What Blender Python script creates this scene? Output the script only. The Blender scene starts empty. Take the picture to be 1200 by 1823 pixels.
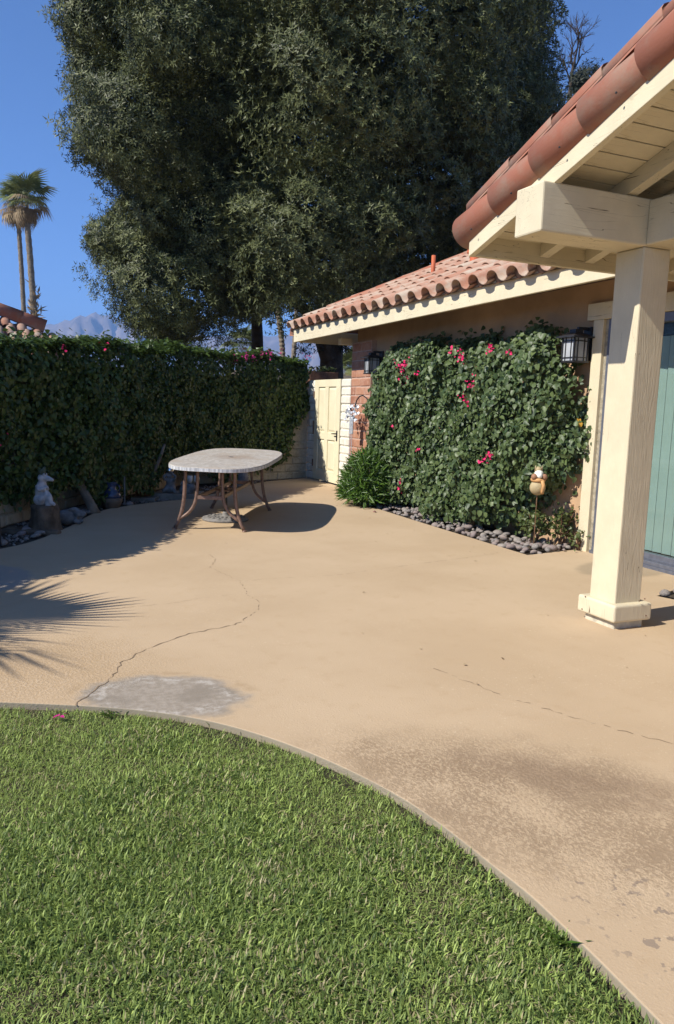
import bpy, bmesh, math, random
import numpy as np
from mathutils import Vector, Matrix

random.seed(7)
rng = np.random.default_rng(11)
S = bpy.context.scene
COL = S.collection
R = math.radians

# ------------------------------------------------------------------ camera
PW, PH, FPX, HORIZ, ROLL, HC = 1200., 1823., 1368., 190., 0.0315, 1.55
YAW, PITCH = math.atan(600 / 1381.), math.atan(HORIZ / FPX)
_f0 = Vector((math.sin(YAW), math.cos(YAW), 0)); _r0 = Vector((math.cos(YAW), -math.sin(YAW), 0)); _u0 = Vector((0, 0, 1))
CF = _f0 * math.cos(PITCH) - _u0 * math.sin(PITCH)
_u = _u0 * math.cos(PITCH) + _f0 * math.sin(PITCH)
CR = _r0 * math.cos(ROLL) + _u * math.sin(ROLL)
CU = _u * math.cos(ROLL) - _r0 * math.sin(ROLL)
CO = Vector((0, 0, HC))
cam = bpy.data.cameras.new('camera'); cam_o = bpy.data.objects.new('camera', cam); COL.objects.link(cam_o)
cam.sensor_fit = 'VERTICAL'; cam.sensor_height = 36.0; cam.lens = 36.0 * FPX / PH
cam.clip_start = 0.05; cam.clip_end = 40000
m = Matrix((CR, CU, -CF)).transposed().to_4x4(); m.translation = CO
cam_o.matrix_world = m
S.camera = cam_o

def ray(x, y): return (CF * FPX + CR * (x - PW / 2) - CU * (y - PH / 2)).normalized()
def aty(x, y, Y): d = ray(x, y); return CO + d * (Y / d.y)
def atx(x, y, X): d = ray(x, y); return CO + d * (X / d.x)
def atz(x, y, z=0.): d = ray(x, y); return CO + d * ((z - HC) / d.z)

# ------------------------------------------------------------------ world, sun, exposure
TO_SUN = Vector((-1, -0.108, 0.904)).normalized()
world = bpy.data.worlds.new("World"); S.world = world; world.use_nodes = True
wn = world.node_tree
sky = wn.nodes.new('ShaderNodeTexSky'); sky.sky_type = 'NISHITA'; sky.sun_disc = False
sky.sun_elevation = math.asin(TO_SUN.z); sky.sun_rotation = math.atan2(TO_SUN.x, TO_SUN.y) % (2 * math.pi)
sky.altitude = 100; sky.air_density = 0.6; sky.dust_density = 0.0; sky.ozone_density = 10.0
wn.links.new(sky.outputs[0], wn.nodes['Background'].inputs[0])
wn.nodes['Background'].inputs[1].default_value = 0.138
sun = bpy.data.lights.new('sun', 'SUN'); sun.energy = 5.0; sun.angle = R(0.53); sun.color = (1.0, 0.945, 0.85)
sun_o = bpy.data.objects.new('sun', sun); COL.objects.link(sun_o)
sun_o.location = (-8, -3, 14); sun_o.rotation_euler = TO_SUN.to_track_quat('Z', 'Y').to_euler()
S.view_settings.view_transform = 'Standard'; S.view_settings.look = 'None'
S.view_settings.exposure = 0.58; S.view_settings.gamma = 1.0; S.view_settings.use_curve_mapping = False
S.cycles.max_bounces = 6; S.cycles.diffuse_bounces = 3; S.cycles.transparent_max_bounces = 8

# ------------------------------------------------------------------ node helpers
class NT:
    def __init__(s, name):
        s.m = bpy.data.materials.new(name); s.m.use_nodes = True
        s.t = s.m.node_tree; s.b = s.t.nodes['Principled BSDF']; s.out = s.t.nodes['Material Output']
    def set(s, sock, v):
        if isinstance(v, bpy.types.NodeSocket): s.t.links.new(v, sock)
        elif v is not None:
            if isinstance(v, (tuple, list)) and len(v) == 3 and sock.type == 'RGBA': v = (*v, 1)
            sock.default_value = v
    def node(s, typ, ins=None, **kw):
        n = s.t.nodes.new(typ)
        for k, v in kw.items(): setattr(n, k, v)
        for k, v in (ins or {}).items(): s.set(n.inputs[k], v)
        return n
    def math(s, op, a, b=None, c=None, clamp=False):
        n = s.node('ShaderNodeMath', operation=op, use_clamp=clamp)
        for i, v in enumerate((a, b, c)):
            if v is not None: s.set(n.inputs[i], v)
        return n.outputs[0]
    def mix(s, f, a, b, mode='MIX'):
        n = s.node('ShaderNodeMix', data_type='RGBA', blend_type=mode)
        s.set(n.inputs[0], f); s.set(n.inputs[6], a); s.set(n.inputs[7], b)
        return n.outputs[2]
    def obj(s): return s.node('ShaderNodeTexCoord').outputs['Object']
    def mapping(s, v, scale=(1, 1, 1), rot=(0, 0, 0), loc=(0, 0, 0)):
        return s.node('ShaderNodeMapping', {'Vector': v, 'Scale': scale, 'Rotation': rot, 'Location': loc}).outputs[0]
    def noise(s, v, scale, detail=4, rough=.55, dist=0.):
        return s.node('ShaderNodeTexNoise', {'Vector': v, 'Scale': scale, 'Detail': detail, 'Roughness': rough, 'Distortion': dist}).outputs[0]
    def vor(s, v, scale, feature='F1', out='Distance', rnd=1.0):
        return s.node('ShaderNodeTexVoronoi', {'Vector': v, 'Scale': scale, 'Randomness': rnd}, feature=feature).outputs[out]
    def ramp(s, f, lo, hi, a=0., b=1.):
        n = s.node('ShaderNodeMapRange', {'Value': f, 'From Min': lo, 'From Max': hi, 'To Min': a, 'To Max': b}, interpolation_type='SMOOTHSTEP')
        return n.outputs[0]
    def bump(s, h, strength=.3, dist=.01, nrm=None):
        n = s.node('ShaderNodeBump', {'Height': h, 'Strength': strength, 'Distance': dist})
        if nrm is not None: s.set(n.inputs['Normal'], nrm)
        return n.outputs[0]
    def fin(s, color, rough=.8, nrm=None, spec=.3, metal=0.):
        s.set(s.b.inputs['Base Color'], color); s.set(s.b.inputs['Roughness'], rough)
        s.set(s.b.inputs['Specular IOR Level'], spec); s.set(s.b.inputs['Metallic'], metal)
        if nrm is not None: s.set(s.b.inputs['Normal'], nrm)
        return s.m

def plain(name, c, rough=.7, var=.18, scale=6., bump=.2, bscale=60., bdist=.004, metal=0., spec=.3, rnd=0.):
    n = NT(name); v = n.obj()
    dk = tuple(x * (1 - var) for x in c); lt = tuple(min(1, x * (1 + var)) for x in c)
    col = n.mix(n.ramp(n.noise(v, scale, 5), .3, .7), dk, lt)
    if rnd:
        oi = n.node('ShaderNodeObjectInfo').outputs['Random']
        col = n.mix(1.0, col, n.mix(oi, (1 - rnd,) * 3, (1 + rnd * .6,) * 3), 'MULTIPLY')
    nr = n.bump(n.noise(v, bscale, 4), bump, bdist) if bump else None
    return n.fin(col, rough, nr, spec, metal)

def wood_paint(name, c, axis, swirl=False):
    """cream paint over rough sawn timber, grain along one axis"""
    n = NT(name); v = n.obj()
    sc = [1., 1., 1.]; sc[axis] = .07
    g = n.noise(n.mapping(v, tuple(x * 75 for x in sc)), 1.0, 5, .65)
    if swirl:
        w = n.mapping(v, tuple(x * 9 for x in sc)); wv = n.noise(w, 1.0, 3, .5, 1.2)
        rings = n.math('SINE', n.math('MULTIPLY', wv, 75.))
        g = n.math('ADD', n.math('MULTIPLY', rings, .22), n.math('ADD', g, n.math('MULTIPLY', n.noise(v, 160, 2), .5)))
    cr = n.noise(n.mapping(v, tuple(x * 16 for x in sc)), 1.0, 2, .5, .4)
    crack = n.ramp(n.math('ABSOLUTE', n.math('SUBTRACT', cr, .5)), 0.0, .005)
    crk = n.math('MAXIMUM', crack, n.ramp(n.noise(v, 3.1, 2), .34, .44) if axis == 2 else n.ramp(n.noise(v, 3.1, 2), .42, .56))
    col = n.mix(n.ramp(n.noise(v, 5, 5, .6), .3, .75), tuple(x * .9 for x in c), c)
    col = n.mix(n.ramp(n.noise(v, 55, 3, .7), .66, .78), col, tuple(x * .72 for x in c))
    col = n.mix(crk, (.12, .09, .05), col)
    h = n.math('ADD', n.math('MULTIPLY', g, .8), n.math('MULTIPLY', crk, .6))
    return n.fin(col, .72, n.bump(h, .26, .006), .25)

CREAM = (.665, .585, .41)
M = {}
M['wood_x'] = wood_paint('cream_timber_x', CREAM, 0)
M['wood_y'] = wood_paint('cream_timber_y', CREAM, 1)
M['wood_z'] = wood_paint('cream_timber_z', CREAM, 2, True)
M['fascia'] = wood_paint('cream_fascia', (.68, .60, .42), 1)
M['gate'] = plain('gate_paint', (.74, .67, .47), .5, .05, 3, .12, 40, .003)
M['stucco'] = plain('peach_stucco', (.47, .31, .185), .9, .10, 2.5, .5, 130, .006)
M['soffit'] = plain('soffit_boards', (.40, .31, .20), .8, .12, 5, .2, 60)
M['dark_metal'] = plain('dark_metal', (.022, .022, .025), .45, .2, 8, .1, 80, .002, spec=.5)
M['black_wire'] = plain('black_wire', (.02, .02, .02), .5, .1, 8, 0)
M['alu'] = plain('grey_blue_aluminium', (.15, .16, .195), .42, .12, 20, .05, 60, .001, metal=.35, spec=.5)
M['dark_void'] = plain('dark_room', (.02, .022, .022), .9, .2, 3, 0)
M['planter'] = plain('brown_planter', (.17, .085, .05), .85, .25, 12, .3, 50)
M['terracotta_pot'] = plain('orange_glazed_pot', (.34, .13, .045), .5, .25, 7, .15, 40)
M['bowl'] = plain('dull_clay_bowl', (.16, .115, .08), .8, .2, 9, .25, 60)
M['slab'] = plain('paving_slab', (.24, .21, .17), .9, .2, 9, .4, 70)
M['bark'] = plain('bark', (.060, .045, .034), .95, .35, 4, .9, 16, .05)
M['bark_grey'] = plain('grey_bark', (.20, .165, .125), .95, .3, 7, .7, 22, .02)
M['bark_stump'] = plain('stump_bark', (.13, .095, .065), .95, .4, 7, .8, 22, .02)
M['stone_figure'] = plain('pale_cast_stone', (.46, .45, .45), .85, .22, 16, .4, 60, .006)
M['stone_grey'] = plain('grey_cast_stone', (.19, .185, .18), .9, .25, 14, .5, 50, .008)
M['green_head'] = plain('mossy_stone', (.10, .12, .08), .9, .4, 20, .4, 60)
M['mirror_ball'] = plain('mirror_ball', (.75, .75, .76), .08, .03, 3, 0, metal=1.0)
M['blue_glaze'] = plain('blue_glaze', (.035, .05, .10), .12, .35, 10, .05, 30, .002, spec=.7)
M['soil'] = plain('dark_soil', (.075, .058, .042), .98, .4, 14, .9, 60, .02)
M['silver'] = plain('weathered_silver', (.55, .58, .62), .42, .3, 30, .3, 60, .004, metal=.4)
M['owl_ball'] = plain('olive_ceramic', (.40, .32, .18), .6, .12, 10, .15, 50)
M['owl_scarf'] = plain('ochre_ceramic', (.52, .29, .12), .65, .2, 14, .2, 60)
M['owl_brown'] = plain('brown_ceramic', (.33, .17, .10), .6, .2, 20, .3, 90)
M['owl_white'] = plain('white_ceramic', (.80, .78, .72), .6, .06, 14, .2, 90)
M['rust_rod'] = plain('rusty_rod', (.16, .09, .05), .8, .3, 20, .1, 60)
M['cement'] = plain('cement_foot', (.50, .46, .36), .9, .2, 14, .5, 60)
M['neighbour_wall'] = plain('neighbour_stucco', (.48, .38, .27), .9, .1, 3, .3, 60)
M['mortar_brick'] = plain('pink_mortar', (.47, .32, .25), .95, .12, 20, .5, 90)
M['mortar_white'] = plain('white_mortar', (.62, .58, .48), .95, .1, 20, .5, 90)
M['petal'] = plain('magenta_bract', (.60, .014, .11), .6, .25, 30, 0)
M['petal2'] = plain('pink_bract', (.42, .02, .17), .6, .25, 30, 0)
M['yellow_leaf'] = plain('yellow_leaf', (.42, .24, .03), .5, .2, 30, 0)
M['table_leg'] = plain('bronze_painted_tube', (.20, .125, .095), .45, .25, 24, .1, 60, .002, metal=.15, spec=.5)
M['umb'] = plain('weathered_iron', (.19, .18, .17), .75, .25, 20, .5, 55, .008)

def piece_mat(name, a, b, mottle, bscale=70, bstr=.5, rough=.9, mscale=9.):
    n = NT(name); v = n.obj(); oi = n.node('ShaderNodeObjectInfo').outputs['Random']
    vv = n.node('ShaderNodeVectorMath', {0: v, 1: n.node('ShaderNodeCombineXYZ', {'X': n.math('MULTIPLY', oi, 31.), 'Y': n.math('MULTIPLY', oi, 17.)}).outputs[0]}, operation='ADD').outputs[0]
    col = n.mix(n.ramp(n.math('FRACT', n.math('MULTIPLY', oi, 7.31)), 0, 1), a, b)
    col = n.mix(n.ramp(n.noise(vv, mscale, 5, .65), .42, .72), col, mottle)
    return n.fin(col, rough, n.bump(n.noise(vv, bscale, 4, .6), bstr, .006), .25)
M['brick'] = piece_mat('slump_brick', (.31, .135, .085), (.42, .21, .13), (.46, .27, .19))
M['white_block'] = piece_mat('white_block', (.78, .75, .66), (.72, .68, .58), (.66, .61, .50))
M['cream_block'] = piece_mat('cream_block', (.52, .46, .34), (.46, .40, .29), (.34, .29, .20))
M['tile'] = piece_mat('clay_roof_tile', (.36, .17, .11), (.40, .25, .18), (.44, .36, .28), 60, .3, .85, 3.2)
M['rake_tile'] = piece_mat('clay_rake_tile', (.35, .135, .085), (.37, .15, .095), (.33, .22, .16), 60, .25, .75, 3.0)
M['orange_cap'] = plain('orange_flashing', (.48, .12, .05), .6, .12, 9, .1, 40)
M['pebble'] = piece_mat('river_stone', (.27, .235, .205), (.15, .135, .13), (.38, .34, .30), 70, .5, .75, 7)
M['pebble_red'] = piece_mat('lilac_stone', (.21, .16, .15), (.26, .205, .18), (.33, .29, .26), 70, .5, .75, 7)

def leaf_mat(name, dark, light, trans=.3, rough=.45, tcol=None, spec=.4):
    n = NT(name)
    a = n.node('ShaderNodeAttribute', attribute_name='Col').outputs['Color']
    sp = n.node('ShaderNodeSeparateColor', {'Color': a})
    oi = n.node('ShaderNodeObjectInfo').outputs['Random']
    f = n.math('FRACT', n.math('ADD', sp.outputs[0], n.math('MULTIPLY', oi, .999)))
    col = n.mix(f, dark, light)
    n.fin(col, rough, None, spec)
    tr = n.node('ShaderNodeBsdfTranslucent', {'Color': n.mix(.5, col, tcol or light)})
    mx = n.node('ShaderNodeMixShader', {0: trans, 1: n.b.outputs[0], 2: tr.outputs[0]})
    n.t.links.new(mx.outputs[0], n.out.inputs[0])
    return n.m
M['hedge_leaf'] = leaf_mat('hedge_leaf', (.028, .056, .012), (.088, .138, .028), .25, .42)
M['vine_leaf'] = leaf_mat('vine_leaf', (.030, .060, .020), (.130, .178, .062), .2, .46)
M['tree_leaf'] = leaf_mat('tree_leaf', (.018, .028, .009), (.150, .165, .064), .07, .5, None, .22)
M['dark_tree_leaf'] = leaf_mat('dark_tree_leaf', (.015, .022, .012), (.035, .042, .022), .12, .6)
M['shrub_leaf'] = leaf_mat('shrub_leaf', (.035, .085, .012), (.105, .185, .025), .25, .4)
M['rose_leaf'] = leaf_mat('rose_leaf', (.045, .075, .020), (.13, .15, .045), .25, .45)
M['palm_green'] = leaf_mat('palm_green', (.08, .115, .035), (.23, .25, .09), .15, .5)
M['palm_dead'] = leaf_mat('palm_dead', (.22, .15, .08), (.42, .32, .19), .15, .8)
M['dry_grass'] = leaf_mat('dry_blade', (.30, .26, .13), (.50, .44, .25), .25, .6)
M['grass'] = leaf_mat('grass_blade', (.070, .118, .032), (.44, .55, .15), .32, .5, (.40, .50, .10), .3)

# ------------------------------------------------------------------ mesh helpers
class MB:
    def __init__(s): s.v = []; s.f = []
    def add(s, vs, fs):
        o = len(s.v); s.v += [tuple(p) for p in vs]; s.f += [tuple(i + o for i in f) for f in fs]
    def hexa(s, p):
        s.add(p, [(3, 2, 1, 0), (4, 5, 6, 7), (0, 1, 5, 4), (1, 2, 6, 5), (2, 3, 7, 6), (3, 0, 4, 7)])
    def box(s, x0, x1, y0, y1, z0, z1):
        s.hexa([(x0, y0, z0), (x1, y0, z0), (x1, y1, z0), (x0, y1, z0), (x0, y0, z1), (x1, y0, z1), (x1, y1, z1), (x0, y1, z1)])
    def obox(s, c, ax, ay, az):
        c = Vector(c); ax, ay, az = Vector(ax), Vector(ay), Vector(az)
        s.hexa([c + ax * i + ay * j + az * k for k in (-1, 1) for i, j in ((-1, -1), (1, -1), (1, 1), (-1, 1))])
    def prism(s, poly, ext):
        n = len(poly); e = Vector(ext); a = [Vector(p) for p in poly]; b = [p + e for p in a]
        s.add(a + b, [tuple(range(n))[::-1], tuple(range(n, 2 * n))] + [(i, (i + 1) % n, (i + 1) % n + n, i + n) for i in range(n)])
    def tube(s, pts, rad, n=8, flat=None, cap=True):
        pts = [Vector(p) for p in pts]; k = len(pts)
        rad = list(rad) if hasattr(rad, '__len__') else [rad] * k
        vs = []; prev = None
        for i, p in enumerate(pts):
            t = (pts[min(i + 1, k - 1)] - pts[max(i - 1, 0)]).normalized()
            if prev is None:
                a = t.cross(Vector((0, 0, 1)) if abs(t.z) < .9 else Vector((1, 0, 0))).normalized()
            else: a = (prev - t * prev.dot(t)).normalized()
            prev = a; b = t.cross(a)
            for j in range(n):
                th = 2 * math.pi * j / n
                vs.append(p + (a * math.cos(th) + b * math.sin(th)) * rad[i])
        fs = [(i * n + j, i * n + (j + 1) % n, (i + 1) * n + (j + 1) % n, (i + 1) * n + j) for i in range(k - 1) for j in range(n)]
        if cap: fs += [tuple(range(n))[::-1], tuple(range((k - 1) * n, k * n))]
        s.add(vs, fs)
    def lathe(s, prof, c, n=24, axis=None):
        c = Vector(c); vs = []; k = len(prof)
        for r, z in prof:
            for j in range(n):
                th = 2 * math.pi * j / n; vs.append(c + Vector((r * math.cos(th), r * math.sin(th), z)))
        fs = [(i * n + j, i * n + (j + 1) % n, (i + 1) * n + (j + 1) % n, (i + 1) * n + j) for i in range(k - 1) for j in range(n)]
        fs += [tuple(range(n))[::-1], tuple(range((k - 1) * n, k * n))]
        s.add(vs, fs)
    def ball(s, c, rx, ry=None, rz=None, rot=None, n=14, m=9):
        ry = ry or rx; rz = rz or rx; c = Vector(c); vs = []; fs = []
        for i in range(m + 1):
            ph = math.pi * i / m - math.pi / 2
            for j in range(n):
                th = 2 * math.pi * j / n
                p = Vector((rx * math.cos(ph) * math.cos(th), ry * math.cos(ph) * math.sin(th), rz * math.sin(ph)))
                vs.append(c + (rot @ p if rot else p))
        for i in range(m):
            for j in range(n): fs.append((i * n + j, i * n + (j + 1) % n, (i + 1) * n + (j + 1) % n, (i + 1) * n + j))
        s.add(vs, fs)
    def mesh(s, name, mat, smooth=False):
        me = bpy.data.meshes.new(name); me.from_pydata(s.v, [], s.f); me.update()
        if mat: me.materials.append(M[mat] if isinstance(mat, str) else mat)
        if smooth: me.polygons.foreach_set('use_smooth', [True] * len(me.polygons))
        return me
    def build(s, name, mat, parent=None, smooth=False, bevel=0., seg=2, remesh=0., label=None):
        o = link(name, s.mesh(name, mat, smooth), parent)
        if remesh:
            r_ = o.modifiers.new('remesh', 'REMESH'); r_.mode = 'VOXEL'; r_.voxel_size = remesh; r_.use_smooth_shade = True
            k = o.modifiers.new('smooth', 'SMOOTH'); k.factor = .6; k.iterations = 4
        if bevel:
            b = o.modifiers.new('bevel', 'BEVEL'); b.width = bevel; b.segments = seg; b.limit_method = 'ANGLE'; b.angle_limit = R(35)
        if label: o['label'] = label
        return o

WORLD_LOC = {}
def link(name, data, parent=None, mw=None):
    o = bpy.data.objects.new(name, data); COL.objects.link(o)
    if parent is not None:
        o.parent = parent; l = WORLD_LOC.get(parent.name, Vector((0, 0, 0)))
        o.matrix_parent_inverse = Matrix.Translation(-l)
    if mw is not None: o.matrix_basis = mw
    return o
def tag(o, label, cat, group=None):
    o['label'] = label; o['category'] = cat
    if group: o['group'] = group
    return o
def thing(name, loc, label, cat, group=None):
    o = bpy.data.objects.new(name, None); COL.objects.link(o); o.location = loc; o.empty_display_size = .2
    WORLD_LOC[o.name] = Vector(loc)
    return tag(o, label, cat, group)
def structure(o): o['kind'] = 'structure'; return o
def stuff(o): o['kind'] = 'stuff'; return o
def piece(name, me, parent, mw): return link(name, me, parent, mw)
def frame(o, x, y, z):
    x, y, z = Vector(x), Vector(y), Vector(z)
    m = Matrix((x, y, z)).transposed().to_4x4(); m.translation = Vector(o); return m

def big_mesh(name, V, F, mat, col=None, smooth=False):
    """fast mesh from numpy arrays; F is (n,k)"""
    me = bpy.data.meshes.new(name); nv = len(V); nf, k = F.shape
    me.vertices.add(nv); me.vertices.foreach_set('co', np.ascontiguousarray(V, dtype=np.float32).ravel())
    me.loops.add(nf * k); me.loops.foreach_set('vertex_index', np.ascontiguousarray(F, dtype=np.int32).ravel())
    me.polygons.add(nf); me.polygons.foreach_set('loop_start', np.arange(0, nf * k, k, dtype=np.int32))
    if smooth: me.polygons.foreach_set('use_smooth', np.ones(nf, dtype=bool))
    if col is not None:
        a = me.attributes.new('Col', 'FLOAT_COLOR', 'POINT')
        c = np.ones((nv, 4), dtype=np.float32); c[:, 0] = col; a.data.foreach_set('color', c.ravel())
    me.materials.append(M[mat]); me.update(calc_edges=True)
    return me
def norm(a): return a / np.maximum(np.linalg.norm(a, axis=-1, keepdims=True), 1e-9)
def scatter(name, bv, bf, P, N, T, sc, mat, col=None):
    """copies of a small base shape: z to N, y towards T"""
    bv = np.asarray(bv, float); bf = np.asarray(bf); n = len(P); k = len(bv)
    N = norm(N); T = norm(T - N * (T * N).sum(-1, keepdims=True)); X = np.cross(T, N)
    sc = np.broadcast_to(np.asarray(sc, float).reshape(-1, 1, 1) if np.ndim(sc) else sc, (n, 1, 1))
    V = P[:, None, :] + sc * (bv[None, :, 0:1] * X[:, None] + bv[None, :, 1:2] * T[:, None] + bv[None, :, 2:3] * N[:, None])
    F = (bf[None] + (np.arange(n) * k)[:, None, None]).reshape(-1, bf.shape[1])
    c = np.repeat(rng.random(n) if col is None else col, k)
    return big_mesh(name, V.reshape(-1, 3), F, mat, c)
HEART_V = [(0, -.05, 0), (0, .5, -.05), (0, 1, -.2), (-.40, .10, .10), (-.36, .56, .05), (.40, .10, .10), (.36, .56, .05)]
HEART_F = [(0, 1, 4), (0, 4, 3), (1, 2, 4), (0, 5, 6), (0, 6, 1), (1, 6, 2)]
LANCE_V = [(0, 0, 0), (-.11, .45, .04), (0, 1, -.08), (.11, .45, .04)]
LANCE_F = [(0, 2, 1), (0, 3, 2)]

# ------------------------------------------------------------------ haze-free big setting: ground, patio, lawn
gm = MB(); gm.add([(-9000, -9000, -.12), (9000, -9000, -.12), (9000, 9000, -.12), (-9000, 9000, -.12)], [(0, 1, 2, 3)])
structure(gm.build('ground', plain('dry_ground', (.22, .18, .12), .95, .3, .02, .2, 2)))

def smooth_curve(pts, n=8):
    pts = [Vector((*p, 0)) for p in pts]; out = []
    for i in range(len(pts) - 1):
        p0, p1, p2, p3 = pts[max(i - 1, 0)], pts[i], pts[i + 1], pts[min(i + 2, len(pts) - 1)]
        for k in range(n):
            t = k / n
            out.append(.5 * ((2 * p1) + (p2 - p0) * t + (2 * p0 - 5 * p1 + 4 * p2 - p3) * t * t + (3 * p1 - p0 - 3 * p2 + p3) * t ** 3))
    out.append(pts[-1]); return out
lawn_edge = smooth_curve([(1.40, -3.0), (1.47, .4), (1.515, 1.3), (1.525, 1.68), (1.51, 1.97), (1.41, 2.59), (1.10, 3.25), (.66, 3.72), (-.06, 4.10), (-.9, 4.42), (-3.2, 5.0)], 8)
bed_edge = smooth_curve([(-3.2, 6.5), (-1.1, 7.6), (-.07, 8.39), (.29, 8.83), (.55, 9.38), (.76, 9.85), (.96, 10.44), (1.16, 10.88), (1.41, 11.24), (2.07, 11.76), (2.58, 12.03), (2.92, 12.34), (3.81, 13.39), (4.64, 14.45), (5.4, 14.95)], 4)
outline = [(p.x, p.y) for p in lawn_edge] + [(p.x, p.y) for p in bed_edge] + [(5.93, 15.3), (5.93, 13.2), (5.93, 12.35), (5.30, 12.05), (5.24, 11.4), (5.2, 9), (5.2, 6.72), (6.2, 6.9), (6.2, 5.2), (5.45, 4.97), (5.16, 4.86), (5.22, 4.68), (6.2, 4.2), (6.2, -3.0)]
def sheet(name, poly, z, mat, depth=.12):
    bm = bmesh.new(); vs = [bm.verts.new((x, y, z)) for x, y in poly]; f = bm.faces.new(vs)
    bm.normal_update()
    if f.normal.z < 0: f.normal_flip()
    r_ = bmesh.ops.extrude_face_region(bm, geom=[f]); ext = [e for e in r_['geom'] if isinstance(e, bmesh.types.BMVert)]
    for v in ext: v.co.z = z
    for v in vs: v.co.z = z - depth
    bmesh.ops.triangulate(bm, faces=[g for g in bm.faces if len(g.verts) > 4])
    bmesh.ops.recalc_face_normals(bm, faces=bm.faces)
    me = bpy.data.meshes.new(name); bm.to_mesh(me); bm.free(); me.materials.append(mat)
    return link(name, me)

def patio_material():
    n = NT('tan_painted_concrete'); v = n.obj(); xyz = n.node('ShaderNodeSeparateXYZ', {0: v})
    nz = n.noise(v, 5.5, 5, .6); nf = n.noise(v, 26, 4, .6)
    def ell(cx, cy, rx, ry, ang=0, amt=.25, soft=.25, nn=None):
        q = n.mapping(v, (1, 1, 0), loc=(-cx, -cy, 0)); q = n.mapping(q, (1 / rx, 1 / ry, 0), rot=(0, 0, 0)) if not ang else n.mapping(n.mapping(q, rot=(0, 0, -ang)), (1 / rx, 1 / ry, 0))
        d = n.node('ShaderNodeVectorMath', {0: q}, operation='LENGTH').outputs['Value']
        d = n.math('ADD', d, n.math('MULTIPLY', n.math('SUBTRACT', nn if nn is not None else nz, .5), amt * 2))
        return n.ramp(d, 1 + soft, 1 - soft), d
    base = n.mix(n.ramp(n.noise(v, .9, 4, .55), .3, .7), (.475, .352, .222), (.53, .40, .26))
    base = n.mix(n.ramp(n.noise(v, 7, 5, .65), .52, .8, 0, .45), base, (.42, .295, .17))
    pits = n.ramp(n.vor(v, 85), .02, .16)                       # tiny dark pinholes, kept where a second noise allows
    pk = n.ramp(n.noise(v, 34, 2), .60, .66)
    base = n.mix(n.math('MULTIPLY', n.math('SUBTRACT', 1., pits), pk), base, (.25, .165, .09))
    wf = n.math('MULTIPLY', n.ramp(n.noise(v, 48, 3, .6), .60, .70), n.ramp(n.noise(v, 1.6, 3), .4, .65, .15, .8))
    base = n.mix(wf, base, (.62, .50, .34))                    # lighter raised specks of the spatter coat
    # rough spattered areas (lower right and left by the lawn)
    str_ = n.noise(n.mapping(v, (1, .72, 1), rot=(0, 0, R(-35))), 62, 4, .66, .3)
    r3, _ = ell(2.02, 2.22, .50, .98, R(38), .35, .40)
    r4, _ = ell(-.25, 4.65, .95, .62, R(-10), .3, .4)
    grime = n.ramp(n.math('ADD', n.math('ADD', n.math('MULTIPLY', str_, .62), n.math('MULTIPLY', n.noise(v, 135, 3, .7), .38)), n.math('MULTIPLY', n.math('SUBTRACT', n.noise(v, 3.0, 4), .5), .5)), .60, .42)
    base = n.mix(n.math('MULTIPLY', n.math('MULTIPLY', r3, grime), .68), base, (.215, .148, .09))
    base = n.mix(n.math('MULTIPLY', n.math('MULTIPLY', r4, n.ramp(str_, .62, .42)), .45), base, (.36, .235, .115))
    r3b, _ = ell(2.22, 2.38, .17, .55, R(44), .4, .5); base = n.mix(n.math('MULTIPLY', n.math('MULTIPLY', r3b, n.ramp(nz, .32, .55)), .62), base, (.225, .155, .10))
    r3c, _ = ell(1.62, 2.78, .13, .45, R(44), .4, .5); base = n.mix(n.math('MULTIPLY', n.math('MULTIPLY', r3c, grime), .4), base, (.24, .165, .10))
    # dark bare spots
    r6, _ = ell(1.80, 1.60, .20, .32, 0, .2, .4); sp = n.math('MULTIPLY', r6, n.ramp(n.noise(v, 20, 3), .60, .64))
    base = n.mix(n.math('MULTIPLY', sp, .7), base, (.20, .16, .13))
    # worn paint down to grey cement
    w1, d1 = ell(.74, 3.92, .43, .30, R(-28), .36, .13)
    grey = n.mix(n.ramp(nf, .3, .7), (.255, .222, .18), (.345, .305, .255)); grey = n.mix(n.ramp(n.noise(v, 2.6, 3), .48, .6, 0, .7), grey, (.21, .185, .15)); grey = n.mix(n.math('MULTIPLY', wf, .5), grey, (.5, .46, .40))
    rim = n.math('MULTIPLY', n.ramp(n.math('ABSOLUTE', n.math('SUBTRACT', d1, .78)), .16, .0), n.ramp(n.noise(v, 13, 4, .7), .46, .62))
    grey = n.mix(n.math('MULTIPLY', rim, .5), grey, (.55, .52, .47))
    base = n.mix(w1, base, grey)
    halo = n.math('MULTIPLY', n.ramp(n.math('ABSOLUTE', n.math('SUBTRACT', d1, 1.2)), .14, .0), n.ramp(nz, .45, .6))
    base = n.mix(n.math('MULTIPLY', halo, .4), base, (.30, .205, .11))
    w2, _ = ell(-.30, 7.1, .46, .60, R(20), .25, .10); base = n.mix(w2, base, (.36, .315, .265))
    w5, _ = ell(5.78, 5.86, .62, .36, R(8), .12, .12); base = n.mix(n.math('MULTIPLY', w5, .62), base, (.265, .21, .14))
    # side of the slab is bare cement
    geo = n.node('ShaderNodeNewGeometry'); nzn = n.node('ShaderNodeSeparateXYZ', {0: geo.outputs['True Normal']}).outputs['Z']
    base = n.mix(n.ramp(n.math('ABSOLUTE', nzn), .9, .5), base, (.27, .235, .175))
    blob = n.ramp(str_, .42, .62)
    h = n.math('ADD', n.math('MULTIPLY', n.noise(v, 110, 3, .6), .5), n.math('MULTIPLY', n.ramp(n.vor(v, 42), .05, .35), -.25))
    h = n.math('ADD', h, n.math('MULTIPLY', blob, n.math('ADD', n.math('MULTIPLY', n.math('MAXIMUM', r3, r4), 1.1), .05)))
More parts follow.
